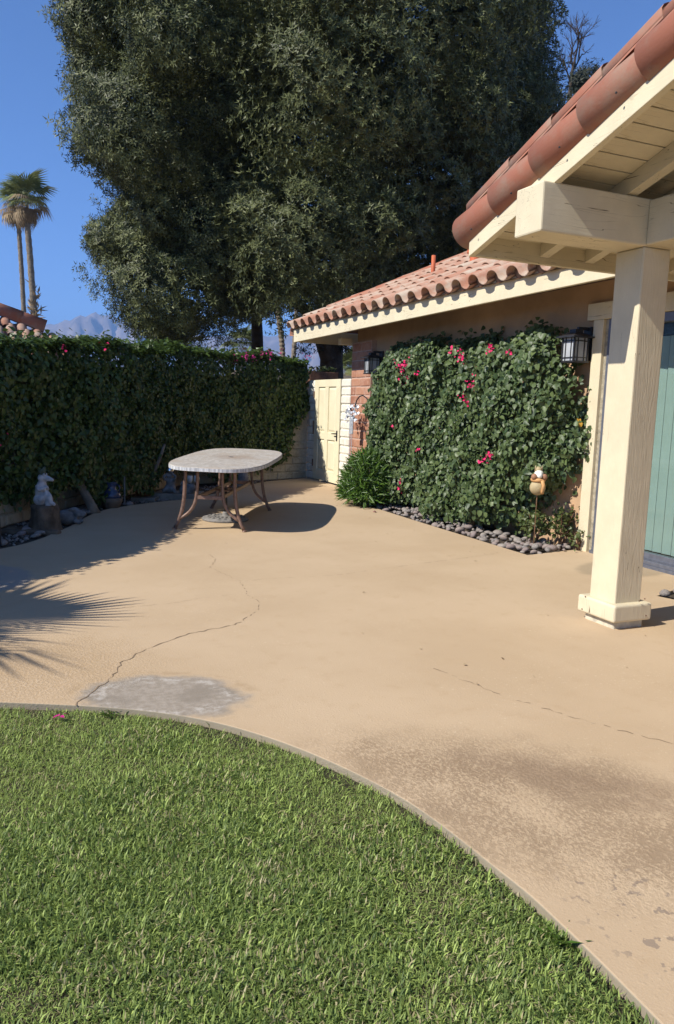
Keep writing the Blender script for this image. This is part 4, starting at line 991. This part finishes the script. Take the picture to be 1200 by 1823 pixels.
mb.ball(L3(lo, 0, 0, .10), .13, .09, .11); mb.ball(L3(lo, -.05, .0, .2), .06); mb.ball(L3(lo, .08, .02, .15), .07); mb.build('body', 'stone_grey', lg, remesh=.014)
for dx, lb in ((338, 'small white ceramic owl cup, left of the pair behind the table leg'), (350, 'small white ceramic owl cup, right of the pair behind the table leg')):
    q = aty(dx, 858, 13.2); mb = MB(); mb.lathe([(.03, -.02), (.045, .02), (.05, .09), (.04, .11), (.02, .10)], q, 16); o = tag(mb.build('ceramic_cup', 'owl_white', smooth=True), lb, 'cup', 'white ceramic cups'); mb2 = MB()
    mb2.tube([Vector((q.x, q.y, -.02)), Vector((q.x, q.y, q.z - .015))], .02, 8); mb2.build('rod', 'rust_rod', o)
q = aty(433, 862, 13.9); jr = thing('metal_jar', q, 'grey ribbed metal jar seen between the table legs', 'jar'); mb = MB()
mb.lathe([(.09, 0), (.105, .02), (.10, .05), (.108, .07), (.10, .10), (.108, .13), (.10, .16), (.09, .19), (.095, .25), (.08, .26)], (q.x, q.y, max(q.z, .02)), 20); mb.build('body', 'stone_grey', jr, True)
mb = MB(); mb.obox((q.x, q.y, q.z * .5 - .02), r3 * .13, f3 * .12, z3 * (q.z * .5 + .02)); tag(mb.build('stand_block', 'slab', bevel=.01), 'low dark block supporting the grey metal jar', 'block')
mb = MB(); q = atz(1, 972); mb.tube([q, q + Vector((-.01, 0, .36))], .012, 8); tag(mb.build('garden_stake', 'dark_metal'), 'dark short stake at the far left edge of the bed', 'stake')

# ------------------------------------------------------------------ wall side ornaments
def lantern(y, label):
    z0, z1 = 2.10, 2.44; cx = 5.86; t = thing('wall_lantern', (6.05, y, z0), label, 'lantern', 'black wall lanterns on the house')
    fr_ = MB(); h = .095; k = .009
    for sx in (-1, 1):
        for sy in (-1, 1): fr_.box(cx + sx * h - k, cx + sx * h + k, y + sy * h - k, y + sy * h + k, z0 + .02, z1 - .07)
    fr_.box(cx - h - .015, cx + h + .015, y - h - .015, y + h + .015, z0, z0 + .02)
    for sx in (-1, 1):
        for zz in (z0 + .055, z1 - .105): fr_.box(cx + sx * h - .006, cx + sx * h + .006, y - h + k, y + h - k, zz - .005, zz + .005); fr_.box(cx - h + k, cx + h - k, y + sx * h - .006, y + sx * h + .006, zz - .005, zz + .005)
        for q_ in (-.045, .045): fr_.box(cx + sx * h - .006, cx + sx * h + .006, y + q_ - .004, y + q_ + .004, z0 + .02, z1 - .07); fr_.box(cx + q_ - .004, cx + q_ + .004, y + sx * h - .006, y + sx * h + .006, z0 + .02, z1 - .07)
    fr_.build('frame', 'dark_metal', t)
    rf = MB(); rf.box(cx - .155, cx + .155, y - .155, y + .155, z1 - .07, z1 - .055)
    rf.add([(cx - .14, y - .14, z1 - .0545), (cx + .14, y - .14, z1 - .0545), (cx + .14, y + .14, z1 - .0545), (cx - .14, y + .14, z1 - .0545), (cx - .06, y - .06, z1 - .015), (cx + .06, y - .06, z1 - .015), (cx + .06, y + .06, z1 - .015), (cx - .06, y + .06, z1 - .015)], [(0, 1, 5, 4), (1, 2, 6, 5), (2, 3, 7, 6), (3, 0, 4, 7), (4, 5, 6, 7)])
    rf.box(cx - .05, cx + .05, y - .05, y + .05, z1 - .0145, z1 + .025); rf.build('roof', 'dark_metal', t)
    g = MB(); g.box(cx - h + .004, cx + h - .004, y - h + .004, y + h - .004, z0 + .021, z1 - .071); g.build('glass_box', 'lamp_glass', t)
    b = MB(); b.box(6.02, 6.052, y - .065, y + .065, z0 + .03, z1 + .06); b.box(cx + .02, 6.0195, y - .02, y + .02, z1 + .0255, z1 + .055); b.build('bracket', 'dark_metal', t, bevel=.003)
M['lamp_glass'] = plain('frosted_glass', (.40, .42, .44), .25, .08, 14, .15, 40, .003, spec=.5)
lantern(6.98, 'black wall lantern with frosted glass beside the cream door trim')
lantern(12.17, 'black wall lantern beside the brick corner, half hidden by the vine')
# shepherd hook
hkx = 5.72
pts = [(658, 905), (658, 850), (658, 800), (659, 760), (659, 735), (657.5, 720), (653, 709), (646, 704), (640, 706), (635.5, 712), (633, 720), (631.5, 728), (628.5, 732), (625.5, 730), (624.5, 725)]
mb = MB(); mb.tube([atx(x, y, hkx) for x, y in pts], .011, 8); tag(mb.build('shepherd_hook', 'black_wire', smooth=True), 'thin black shepherd hook curling in front of the brick corner', 'hook')
# silver yard ornament
oo = atx(628, 772, hkx); og = thing('yard_ornament', (oo.x, oo.y, 0), 'silver metal yard ornament with leafy top on twin rods before the bricks', 'ornament')
mb = MB(); c0 = atx(626, 746, hkx); c1 = atx(627, 773, hkx); y_ = c0.y; mb.box(hkx - .012, hkx + .012, y_ - .07, y_ + .07, c1.z, c0.z + .06); mb.ball((hkx, y_ + .0, c0.z + .10), .025, n=10, m=6); mb.build('body', 'silver', og, bevel=.006)
for sx in (-1, 1):
    k = 26; P = np.array([hkx, y_ + sx * .13, c0.z + .12]) + rng.normal(0, 1, (k, 3)) * np.array([.015, .055, .07])
    link('leafy_wing', scatter('leafy_wing', HEART_V, HEART_F, P, rng.normal(0, .4, (k, 3)) + np.array([-1, -.5, .3]), rng.normal(0, 1, (k, 3)), .055, 'silver'), og)
    mb = MB(); mb.tube([(hkx, y_ + sx * .035, -.04), (hkx, y_ + sx * .035, c1.z)], .006, 6); mb.tube([(hkx, y_ + sx * .06, c0.z + .0), (hkx, y_ + sx * .10, c0.z + .05), (hkx, y_ + sx * .14, c0.z + .12)], .007, 6); mb.build('rod', 'silver', og)
# ceramic head on a rod
eo = atx(957, 868, 5.52); es = thing('ceramic_figure', (eo.x, eo.y, 0), 'ceramic ball figure with white beard and ochre scarf on a thin rod', 'ornament')
def E3(a, b, c): return L3(eo, a, b, c)
mb = MB(); mb.ball(eo, .088, n=24, m=14); mb.build('ball_body', 'owl_ball', es, True)
mb = MB(); mb.tube([E3(math.cos(t) * .062, math.sin(t) * .062, .088) for t in [i * 2 * math.pi / 16 for i in range(17)]], .024, 8, cap=False); mb.tube([E3(.03, .07, .085), E3(.045, .088, .03), E3(.03, .092, -.03), E3(.035, .085, -.06)], [.022, .02, .018, .02], 8); mb.build('scarf', 'owl_scarf', es, True)
for s_ in (-1, 1): mb = MB(); mb.ball(E3(s_ * .058, .045, .125), .034, .034, .036); mb.build('cheek', 'owl_brown', es, True)
mb = MB(); mb.ball(E3(0, .02, .155), .055, .05, .05); mb.ball(E3(0, .06, .14), .032); mb.build('white_face', 'owl_white', es, remesh=.008)
mb = MB(); mb.tube([E3(0, 0, .185), E3(0, 0, .215), E3(.005, 0, .235)], [.05, .035, .02], 10)
for s_ in (-1, 1): mb.tube([E3(s_ * .03, 0, .20), E3(s_ * .04, 0, .25)], [.016, .003], 6)
mb.build('hat', 'owl_ball', es, True)
mb = MB(); mb.tube([(eo.x, eo.y, -.04), eo], .006, 6); mb.build('rod', 'rust_rod', es)
# fallen blossoms
def fallen(x, y, z, k, label, sz=.03):
    p = atz(x, y, z); P = np.array(p) + rng.normal(0, .012, (k, 3)) * np.array([1, 1, .2]) + np.array([0, 0, .012])
    tag(link('fallen_blossom', scatter('fallen_blossom', HEART_V, HEART_F, P, rng.normal(0, .4, (k, 3)) + np.array([0, 0, 1]), rng.normal(0, 1, (k, 3)), sz, 'petal2')), label, 'blossom', 'fallen blossoms')
fallen(108, 1278, -.01, 5, 'pink fallen blossom lying on the lawn near its top edge', .03)
fallen(668, 912, 0, 5, 'magenta fallen blossom on the patio by the grassy shrub', .04)

k = 46; lx = rng.uniform(2.0, 5.6, k); ly = rng.uniform(3.0, 13.5, k); e = np.where(lx > 5.2)[0]; lx[e] -= .5
stuff(tag(link('leaf_litter', scatter('leaf_litter', HEART_V, HEART_F, np.column_stack([lx, ly, np.full(k, .008)]), rng.normal(0, .2, (k, 3)) + np.array([0, 0, 1]), rng.normal(0, 1, (k, 3)), rng.uniform(.012, .028, k), 'palm_dead')), 'few tiny dry leaf scraps scattered over the tan patio', 'litter'))
# ------------------------------------------------------------------ trees
def in_poly_dist(poly):
    poly = np.asarray(poly, float)
    def f(x, y):
        d = np.full(len(x), 1e9); j = len(poly) - 1
        for i in range(len(poly)):
            a, b = poly[j], poly[i]; ab = b - a; t = np.clip(((x - a[0]) * ab[0] + (y - a[1]) * ab[1]) / (ab @ ab + 1e-9), 0, 1)
            d = np.minimum(d, np.hypot(x - a[0] - ab[0] * t, y - a[1] - ab[1] * t)); j = i
        return np.where(inside(x, y, poly), d, -d)
    return f
cF, cR, cU, cO = (np.array(v) for v in (CF, CR, CU, CO))
def aty_np(x, y, Y):
    d = cF[None] * FPX + cR[None] * (x - PW / 2)[:, None] - cU[None] * (y - PH / 2)[:, None]
    return cO + d * (Y / d[:, 1])[:, None]
def sprig_base(k, rs, w=.17):
    r2 = np.random.default_rng(rs); V = []; F = []
    for i in range(k):
        a = i * 2.4 + r2.uniform(-.4, .4); e = r2.uniform(-.15, .95); t = np.array([math.cos(a) * math.cos(e), math.sin(a) * math.cos(e), math.sin(e)])
        s = np.cross(t, [0, 0, 1]); s = s / np.linalg.norm(s) if np.linalg.norm(s) > .05 else np.array([1., 0, 0]); o = len(V); L_ = r2.uniform(.75, 1.1); b = t * r2.uniform(0, .18)
        V += [b + t * L_ * .18 + s * w * L_ * .72, b + t * L_ - np.array([0, 0, .12]), b + t * L_ * .18 - s * w * L_ * .72]; F += [(o, o + 1, o + 2)]
    return np.array(V), np.array(F)
def crown(name, parent, poly, Yc, depth, n_cl, rr, n_sp, size, mat, edge_pull=14, seed=1, name_fill=True):
    r2 = np.random.default_rng(seed); f = in_poly_dist(poly); P_ = np.asarray(poly, float); lo, hi_ = P_.min(0), P_.max(0); ppm = FPX / Yc * .93
    C = []; Rr = []; Wl = []
    for rlo, rhi, tries_, sep in ((rr[0] + .62 * (rr[1] - rr[0]), rr[1], 9000, .80), (rr[0] + .3 * (rr[1] - rr[0]), rr[0] + .62 * (rr[1] - rr[0]), 9000, .80), (rr[0], rr[0] + .3 * (rr[1] - rr[0]), 9000, .72)):
        x = r2.uniform(lo[0], hi_[0], tries_); y = r2.uniform(lo[1], hi_[1], tries_); d = f(x, y); rad = r2.uniform(rlo, rhi, tries_)
        dm = np.clip(d / 190., 0, 1); Yv = Yc - depth * np.sqrt(1 - (1 - dm) ** 2) * r2.uniform(.35, 1.15, tries_) + r2.normal(0, .8, tries_); WW = aty_np(x, y, Yv)
        for i in range(tries_):
            if d[i] + edge_pull < rad[i] * ppm or len(C) >= n_cl: continue
            if Wl and (np.linalg.norm((np.array(Wl) - WW[i]) * np.array([1, .8, 1]), axis=1) < sep * (np.array(Rr) + rad[i])).any(): continue
            C.append((x[i], y[i], Yv[i])); Rr.append(rad[i]); Wl.append(WW[i])
    C = np.array(C); W = aty_np(C[:, 0], C[:, 1], C[:, 2]); Rr = np.array(Rr)
    ci = r2.choice(len(W), n_sp, p=Rr ** 2 / (Rr ** 2).sum()); u = norm(r2.normal(0, 1, (n_sp, 3)))
    wob = 1 + .30 * np.sin(u[:, 0] * 5 + ci) * np.sin(u[:, 1] * 6 + ci * 2) + .22 * np.sin(u[:, 2] * 9 + u[:, 0] * 7 + ci * 3) + r2.normal(0, .08, n_sp)
    P = W[ci] + u * (Rr[ci] * wob)[:, None] * np.array([1, 1, .92])
    keep = np.ones(n_sp, bool)
    for j in range(len(W)): keep &= ~((np.linalg.norm(P - W[j], axis=1) < Rr[j] * .72) & (ci != j))
    keep &= ((P[:, 1] < Yc + .8) | (r2.random(n_sp) < .2))
    pr = P - cO[None]; py_ = PH / 2 - FPX * (pr @ cU) / (pr @ cF); keep &= (py_ > -70) | (r2.random(n_sp) < .30)
    fd = ((W[ci] - cO[None]) * u).sum(1) / np.linalg.norm(W[ci] - cO[None], axis=1); keep &= (fd < .45) | (r2.random(n_sp) < .25)
    P, u = P[keep], u[keep]; n = len(P)
    N = norm(u + np.array([0, -.1, .25]) + r2.normal(0, .22, (n, 3)))
    V1, F1 = sprig_base(6, seed, .21); tone = r2.random(n) ** 1.3 * .75 + .25 * vnoise(P[:, 0] * 1.0, P[:, 2] * 1.0, .9, seed)
    me = scatter(name, V1, F1, P, N, r2.normal(0, 1, (n, 3)), r2.uniform(.75, 1.3, n) * size, mat, np.clip(tone, 0, .98))
    o = stuff(link(name, me, parent))
    # inner twigs and shaded leaves that close the crown
    k = 10000 if n_sp > 20000 else 1500; ci = r2.integers(len(W), size=k); P = W[ci] + norm(r2.normal(0, 1, (k, 3))) * (Rr[ci] * r2.random(k) ** .5 * .75)[:, None] + np.array([0, .5, 0])
    stuff(link('inner_foliage', scatter('inner_foliage', HEART_V, HEART_F, P, r2.normal(0, 1, (k, 3)), r2.normal(0, 1, (k, 3)), r2.uniform(.16, .3, k), mat), parent))
    return W, Rr
def limb(mb, pts, Y, r0, r1, n=10, dy=0.):
    q = [aty(x, y, Y + dy * i) for i, (x, y) in enumerate(pts)]; k = len(q); mb.tube(q, [r0 + (r1 - r0) * i / (k - 1) for i in range(k)], n)
def foot(p): return (p[0], p[1], -.1)
b0 = aty(459, 640, 25.5); tA = thing('evergreen_tree', foot(b0), 'huge dense dark green tree behind the hedge, left part with sunlit side', 'tree', 'tall evergreens behind the wall')
polyA = [(85, -300), (100, -60), (106, 0), (116, 50), (128, 100), (140, 150), (152, 200), (135, 245), (150, 290), (195, 305), (215, 345), (158, 405), (165, 440), (190, 480), (230, 525), (222, 560), (250, 598), (300, 615), (360, 612), (402, 598), (445, 565), (490, 540), (520, 480), (530, 380), (520, 200), (530, -60), (520, -300)]
WA_, RA_ = crown('crown', tA, polyA, 26.0, 5.0, 400, (.5, 1.9), 200000, .125, 'tree_leaf', 2, 3)
mb = MB(); limb(mb, [(459, 730), (458, 660), (458, 600), (456, 540), (450, 460), (440, 330), (430, 150)], 25.5, .25, .09); mb.build('trunk', 'bark', tA, True)
mb = MB(); limb(mb, [(457, 560), (420, 480), (360, 400), (300, 330)], 25.5, .12, .04, 8, -.3); mb.build('branch', 'bark', tA, True)
mb = MB(); limb(mb, [(455, 520), (400, 380), (330, 230), (260, 120)], 25.5, .12, .04, 8, -.2); mb.build('branch', 'bark', tA, True)
b0 = aty(590, 690, 23.5); tB = thing('evergreen_tree', foot(b0), 'huge dense dark tree behind the tiled roof, shaded right part with thick forked trunk', 'tree', 'tall evergreens behind the wall')
polyB = [(420, -300), (1010, -300), (988, -60), (982, 0), (972, 50), (985, 110), (985, 200), (975, 290), (955, 360), (905, 430), (830, 500), (720, 540), (640, 560), (575, 560), (525, 555), (480, 540), (440, 480), (420, 350), (430, 100)]
WB_, RB_ = crown('crown', tB, polyB, 24.0, 6.0, 400, (.5, 1.8), 200000, .122, 'tree_leaf', 8, 5)
mb = MB(); limb(mb, [(588, 760), (590, 690), (590, 640), (594, 600), (592, 560), (600, 500), (610, 420), (625, 300), (640, 150)], 23.5, .45, .14, 12); mb.build('trunk', 'bark', tB, True)
mb = MB(); limb(mb, [(586, 640), (572, 600), (560, 565), (535, 545), (512, 520), (485, 480)], 23.3, .28, .10); mb.build('branch', 'bark', tB, True)
mb = MB(); limb(mb, [(594, 600), (630, 540), (690, 460), (760, 360)], 23.5, .22, .07); mb.build('branch', 'bark', tB, True)
mb = MB(); limb(mb, [(600, 520), (650, 420), (720, 300), (800, 180)], 23.5, .2, .06); mb.build('branch', 'bark', tB, True)
k = 120; sp = aty_np(rng.uniform(520, 690, k), rng.uniform(590, 632, k), np.full(k, 24.6)); kk = (np.abs((np.arange(k) % 3) - 1) > 0)
V1, F1 = sprig_base(6, 9); q = aty_np(np.concatenate([rng.normal(545, 14, 26), rng.normal(614, 6, 26), rng.normal(606, 5, 10)]), np.concatenate([rng.uniform(600, 626, 26), rng.uniform(600, 625, 26), rng.uniform(590, 606, 10)]), np.full(62, 23.0))
stuff(link('hanging_sprigs', scatter('hanging_sprigs', V1, F1, q, rng.normal(0, .5, (62, 3)) + np.array([0, 0, -1]), rng.normal(0, 1, (62, 3)), .2, 'dark_tree_leaf'), tB))
# darker tree with bare top
b0 = aty(1000, 640, 33); tCx = thing('bare_topped_tree', foot(b0), 'dark thin tree with bare twiggy top beside the big evergreen at the upper right', 'tree')
polyC = [(950, 170), (985, 165), (1010, 190), (1040, 125), (1062, 135), (1060, 210), (1010, 300), (960, 380), (900, 420), (930, 250)]
crown('crown', tCx, polyC, 33, 1.5, 46, (.4, .9), 9000, .22, 'dark_tree_leaf', 18, 8)
mb = MB(); limb(mb, [(1000, 760), (1002, 500), (1006, 300), (1012, 200), (1018, 130), (1026, 95)], 33, .25, .04, 8); mb.build('trunk', 'bark', tCx, True)
mb = MB(); r2 = random.Random(4)
def twig(p, d, L_, r_, lev):
    q = p + d * L_; md = p.lerp(q, .5) + Vector((r2.uniform(-1, 1), r2.uniform(-1, 1), r2.uniform(-1, 1))) * L_ * .08
    mb.tube([p, md, q], [r_, r_ * .8, r_ * .55], 5, cap=False)
    if lev:
        for i in range(4): twig(p.lerp(q, r2.uniform(.35, 1)), (d + Vector((r2.uniform(-.9, .9), r2.uniform(-.6, .6), r2.uniform(-.35, .6)))).normalized(), L_ * r2.uniform(.5, .8), r_ * .55, lev - 1)
for x, y, dx, dz in ((1008, 250, -.7, 1), (1012, 200, .6, 1), (1016, 150, -.5, 1), (1018, 130, .5, .9), (1006, 280, .9, .8), (1025, 100, .1, 1), (1010, 220, -.9, .6), (1020, 125, -.1, 1.2)):
    twig(aty(x, y, 33), Vector((dx, 0, dz)).normalized(), 1.15, .045, 3)
mb.build('bare_twigs', 'bark', tCx)

# ------------------------------------------------------------------ palms
def fan_frond(L_, spread, nseg, droop, mat, seed, wf=.040):
    """petiole along +y then a fan of narrow segments"""
    r2 = np.random.default_rng(seed); V = []; F = []; pet = L_ * .42
    V += [(-.02, 0, 0), (.02, 0, 0), (.012, pet, .03), (-.012, pet, .03)]; F += [(0, 1, 2), (0, 2, 3)]
    for i in range(nseg):
        a = -spread + 2 * spread * i / (nseg - 1); l = L_ * .62 * (1 - .25 * abs(a) / spread) * r2.uniform(.9, 1.08); o = len(V); d = np.array([math.sin(a), math.cos(a), 0]); s = np.array([math.cos(a), -math.sin(a), 0]); b = np.array([0, pet, .03]); w = l * wf
        V += [b, b + d * l * .55 + s * w + np.array([0, 0, .02]), b + d * l * .55 - s * w + np.array([0, 0, -.02]), b + d * l + np.array([0, 0, -droop * l])]
        F += [(o, o + 1, o + 2), (o + 1, o + 3, o + 2)]
    return big_mesh('frond', np.array(V, float), np.array(F), mat, np.full(len(V), r2.random()))
GF = [fan_frond(2.1, 1.9, 22, .35, 'palm_green', i) for i in range(3)]; DF = [fan_frond(2.0, 1.3, 16, .5, 'palm_dead', i + 9) for i in range(3)]
def fan_palm(trunk_px, Y, rad, top_px, scale, label, ng=34, nd=30, group=None, bulge=None):
    q = [aty(x, y, Y) for x, y in trunk_px]; t = thing('fan_palm', (q[0].x, q[0].y, -.1), label, 'palm tree', group)
    mb = MB(); q = [Vector((q[0].x, q[0].y, -.1))] + q; n = len(q); fine = []; rr_ = []
    for i in range(n - 1):
        for k in range(6): fine.append(q[i].lerp(q[i + 1], k / 6)); rr_.append(rad * (1.12 - .25 * (i + k / 6) / n) * (1 + .07 * ((k % 2) * 2 - 1)))
    mb.tube(fine + [q[-1]], rr_ + [rad * .85], 10); mb.build('trunk', 'bark_grey', t, True)
    if bulge:
        k = 80; bp = np.array([aty(*bulge, Y)]) + rng.normal(0, 1, (k, 3)) * np.array([rad * .7, rad * .7, .7]); link('leaf_boots', scatter('leaf_boots', LANCE_V, LANCE_F, bp, rng.normal(0, 1, (k, 3)), rng.normal(0, .6, (k, 3)) + np.array([0, 0, .8]), .7, 'palm_dead'), t)
    c = aty(*top_px, Y)
    for i in range(ng + nd):
        dead = i >= ng; a = i * 2.39996; el = (R(75) - R(95) * (i / ng) + rng.normal(0, .18)) if not dead else R(-8) - R(72) * ((i - ng) / nd) ** .8 + rng.normal(0, .2)
        d = Vector((math.cos(a) * math.cos(el), math.sin(a) * math.cos(el), math.sin(el))); up_ = Vector((-math.cos(a) * math.sin(el), -math.sin(a) * math.sin(el), math.cos(el))); x = d.cross(up_)
        k = scale * rng.uniform(.75, 1.15) * (.9 if dead else 1.)
        piece('frond', (DF if dead else GF)[i % 3], t, frame(c + Vector((0, 0, (-.35 if dead else 0) * scale)), x * k, d * k, up_ * k))
    return t
fan_palm([(64, 640), (62, 575), (58, 520), (53, 450), (49, 405), (47, 370)], 60, .22, (47, 352), 1.0, 'tall slim fan palm on the far left, the right one with the thicker foot', 26, 24, 'tall twin palms', (61, 556))
fan_palm([(45, 640), (43, 565), (39, 490), (35, 430), (33, 395), (32, 372)], 63, .17, (29, 358), .92, 'tall slim fan palm on the far left, the left one with the thinner stem', 24, 24, 'tall twin palms')
def lone_trunk(px, Y, r_, label):
    q = [aty(x, y, Y) for x, y in px]; t = thing('palm_trunk', foot(q[0]), label, 'palm tree'); mb = MB(); fine = []; rr_ = []
    q = [Vector((q[0].x, q[0].y, -.1))] + q
    for i in range(len(q) - 1):
        for k in range(8): fine.append(q[i].lerp(q[i + 1], k / 8)); rr_.append(r_ * (1 + .10 * ((k % 2) * 2 - 1)))
    mb.tube(fine + [q[-1]], rr_ + [r_], 9); mb.build('trunk', 'bark_grey', t); return t
lone_trunk([(504, 640), (502, 610), (498, 580), (494, 545), (490, 500), (488, 440)], 30, .11, 'rough pale palm trunk between the two big evergreen trunks')
lone_trunk([(522, 640), (525, 600), (529, 540), (531, 480)], 38, .12, 'thin pale palm trunk just left of the roof corner')
lone_trunk([(603, 700), (602, 670), (599, 620), (597, 560)], 34, .10, 'slim grey palm trunk behind the gate, right of the thick trunk')
fan_palm([(628, 700), (627, 668)], 42, .2, (628, 652), .62, 'short leafy fan palm seen between the trunk and the brick corner', 30, 10)
fan_palm([(612, 700), (613, 672)], 46, .2, (614, 655), .5, 'smaller palm with upright leaves seen above the gate', 24, 6)
fan_palm([(428, 660), (429, 630)], 40, .2, (430, 608), .55, 'distant pale palm peeking over the hedge left of the tree trunk', 24, 4)
mb = MB(); a = aty(600, 668, 40); b = aty(660, 668, 40); mb.box(a.x - 6, b.x + 6, 39.9, 40.2, -.1, a.z); tag(mb.build('distant_wall', 'neighbour_wall'), 'low tan wall far behind the gate', 'wall')
# palm outside the frame on the left whose frond shades the patio
fp = thing('fan_palm', (-3.15, 5.35, -.05), 'young fan palm left of the patio casting the spiky shadow', 'palm tree')
mb = MB(); mb.tube([(-3.25, 5.38, -.1), (-3.25, 5.38, .9), (-3.2, 5.38, 1.75)], [.16, .14, .11], 10); mb.build('trunk', 'bark_grey', fp, True)
SF = fan_frond(2.45, .80, 22, .05, 'palm_green', 77, .024)
def frond_to(az, el, k, me, c=(-3.2, 5.38, 1.75)):
    d = Vector((math.cos(az) * math.cos(el), math.sin(az) * math.cos(el), math.sin(el))); up_ = Vector((-math.cos(az) * math.sin(el), -math.sin(az) * math.sin(el), math.cos(el))); x = d.cross(up_); piece('frond', me, fp, frame(c, x * k, d * k, up_ * k))
frond_to(R(8), R(3), .86, SF); frond_to(R(-14), R(8), .58, SF)
for i in range(9): frond_to(R(60 + i * 28), R(20 + (i * 37) % 45), .8, GF[i % 3])

# ------------------------------------------------------------------ neighbour's tiled roof corner, upper left
nb = aty(80, 583, 20.0); nh = thing('neighbour_house', (nb.x - 4, nb.y + 2, -.1), 'neighbouring house with terracotta tiled roof edge above the hedge, far left', 'house')
mb = MB(); mb.box(nb.x - 9, nb.x - .6, nb.y + .5, nb.y + 9, -.1, nb.z - .25); mb.build('wall', 'neighbour_wall', nh)
rd_ = (aty(-60, 531, 20.0) - nb).normalized(); rd_.y = 0; rd_.normalize()
mb = MB(); L_ = 8.; fall = Vector((.25, -.90, -.52)).normalized()
a = nb - Vector((0, 0, .20)); mb.add([a, a + rd_ * L_, a + rd_ * L_ + fall * 1.6, a + fall * 1.6 + rd_ * .2, a + Vector((0, 6, 0)), a + rd_ * L_ + Vector((0, 6, 0))], [(0, 1, 2, 3), (0, 4, 5, 1)]); mb.build('roof', plain('neighbour_felt', (.33, .16, .11), .9, .2, 6, .3, 30), nh)
nt_me = half_barrel('roof_tile', .185, .165, .62, R(-40), R(220), 'rake_tile')
xx = rd_.cross(Vector((0, 0, 1))).normalized(); zz_ = xx.cross(rd_).normalized()
if zz_.z < 0: xx = -xx; zz_ = -zz_
for i in range(11):
    piece('ridge_tile', nt_me, nh, frame(nb + rd_ * (i * .55) + zz_ * (.0), xx, (rd_ + zz_ * .03).normalized(), zz_))
capm = MB(); capm.lathe([(.165, -.02), (.175, 0)], (0, 0, 0), 20); ce = capm.mesh('end_cap', 'rake_tile', False); piece('end_cap', ce, nh, frame(nb - rd_ * .0, xx, zz_, -rd_))
fx = rd_; fd = -fall; fn = fx.cross(fd).normalized()
if fn.z < 0: fn = -fn
ftm = s_tile('roof_tile', .36, .5, 'tile')
for i in range(14):
    for j in range(3):
        p = a + rd_ * (.05 + i * .36) + fall * (.10 + j * .42) + fn * .03
        x_ = rd_; piece('roof_tile', ftm, nh, frame(p + fall * .42, -x_ if (x_.cross(fd)).z < 0 else x_, fd, fn))

# ------------------------------------------------------------------ mountains and the air in front of them
def mountain():
    ridge = [(-700, 640), (-420, 620), (-200, 592), (-60, 600), (30, 590), (85, 578), (112, 577), (150, 569), (178, 564.5), (190, 567), (203, 566), (218, 571), (240, 583), (262, 594), (300, 606), (360, 598), (420, 606), (480, 600), (512, 598), (560, 590), (620, 584), (700, 592), (800, 600), (950, 610), (1200, 640), (1700, 680)]
    nx, ny = 260, 26; rx = np.array([p[0] for p in ridge], float); ry = np.array([p[1] for p in ridge], float); xs = np.linspace(-700, 1700, nx); ys = np.interp(xs, rx, ry) + rng.normal(0, .35, nx)
    D = 5200.; top = np.array([np.array(CO + ray(x, y) * (D / max(ray(x, y).dot(_f0), .2))) for x, y in zip(xs, ys)]); V = []
    for j in range(ny):
        t = j / (ny - 1); h = np.cos(t * math.pi / 2) ** 1.25; gul = np.sin(xs * .09 + 3 * np.sin(xs * .021) + t * 3) * .5 + np.sin(xs * .23 + t * 5) * .3 + rng.normal(0, .18, nx)
        hor = top[:, :2] - top[:, :2] / np.linalg.norm(top[:, :2], axis=1, keepdims=True) * (t * 1900 + gul * 130 * math.sin(t * math.pi))[:, None]
        V.append(np.column_stack([hor, top[:, 2] * h * (1 + .10 * gul * math.sin(t * math.pi)) - 2 * t]))
    back = np.column_stack([top[:, :2] * 1.3, np.full(nx, -5.)]); V = np.concatenate([back] + V); F = []
    for j in range(ny):
        for i in range(nx - 1): F.append((j * nx + i, j * nx + i + 1, (j + 1) * nx + i + 1, (j + 1) * nx + i))
    return big_mesh('mountain', V, np.array(F), 'rock', None, True)
M['rock'] = plain('bare_rock', (.20, .16, .135), .95, .35, .004, .0)
structure(link('mountain', mountain()))
hz = MB(); hz.box(-8200, 8200, -600, 8200, -1.2, 640)
hm = bpy.data.materials.new('haze_air'); hm.use_nodes = True; ht = hm.node_tree; ht.nodes.remove(ht.nodes['Principled BSDF'])
pv = ht.nodes.new('ShaderNodeVolumePrincipled'); pv.inputs['Color'].default_value = (.30, .54, 1.0, 1); pv.inputs['Density'].default_value = 2.2e-4; pv.inputs['Anisotropy'].default_value = 0.0
ht.links.new(pv.outputs[0], ht.nodes['Material Output'].inputs['Volume'])
HAZE = True
if HAZE: stuff(hz.build('haze', hm))
print('tris', sum(len(o.data.loops) - 2 * len(o.data.polygons) for o in bpy.data.objects if o.type == 'MESH'), sorted([(len(o.data.loops) - 2 * len(o.data.polygons), o.name) for o in bpy.data.objects if o.type == 'MESH'])[-8:], 'objects', len(bpy.data.objects), 'tiles', cnt, 'stones', n_s)
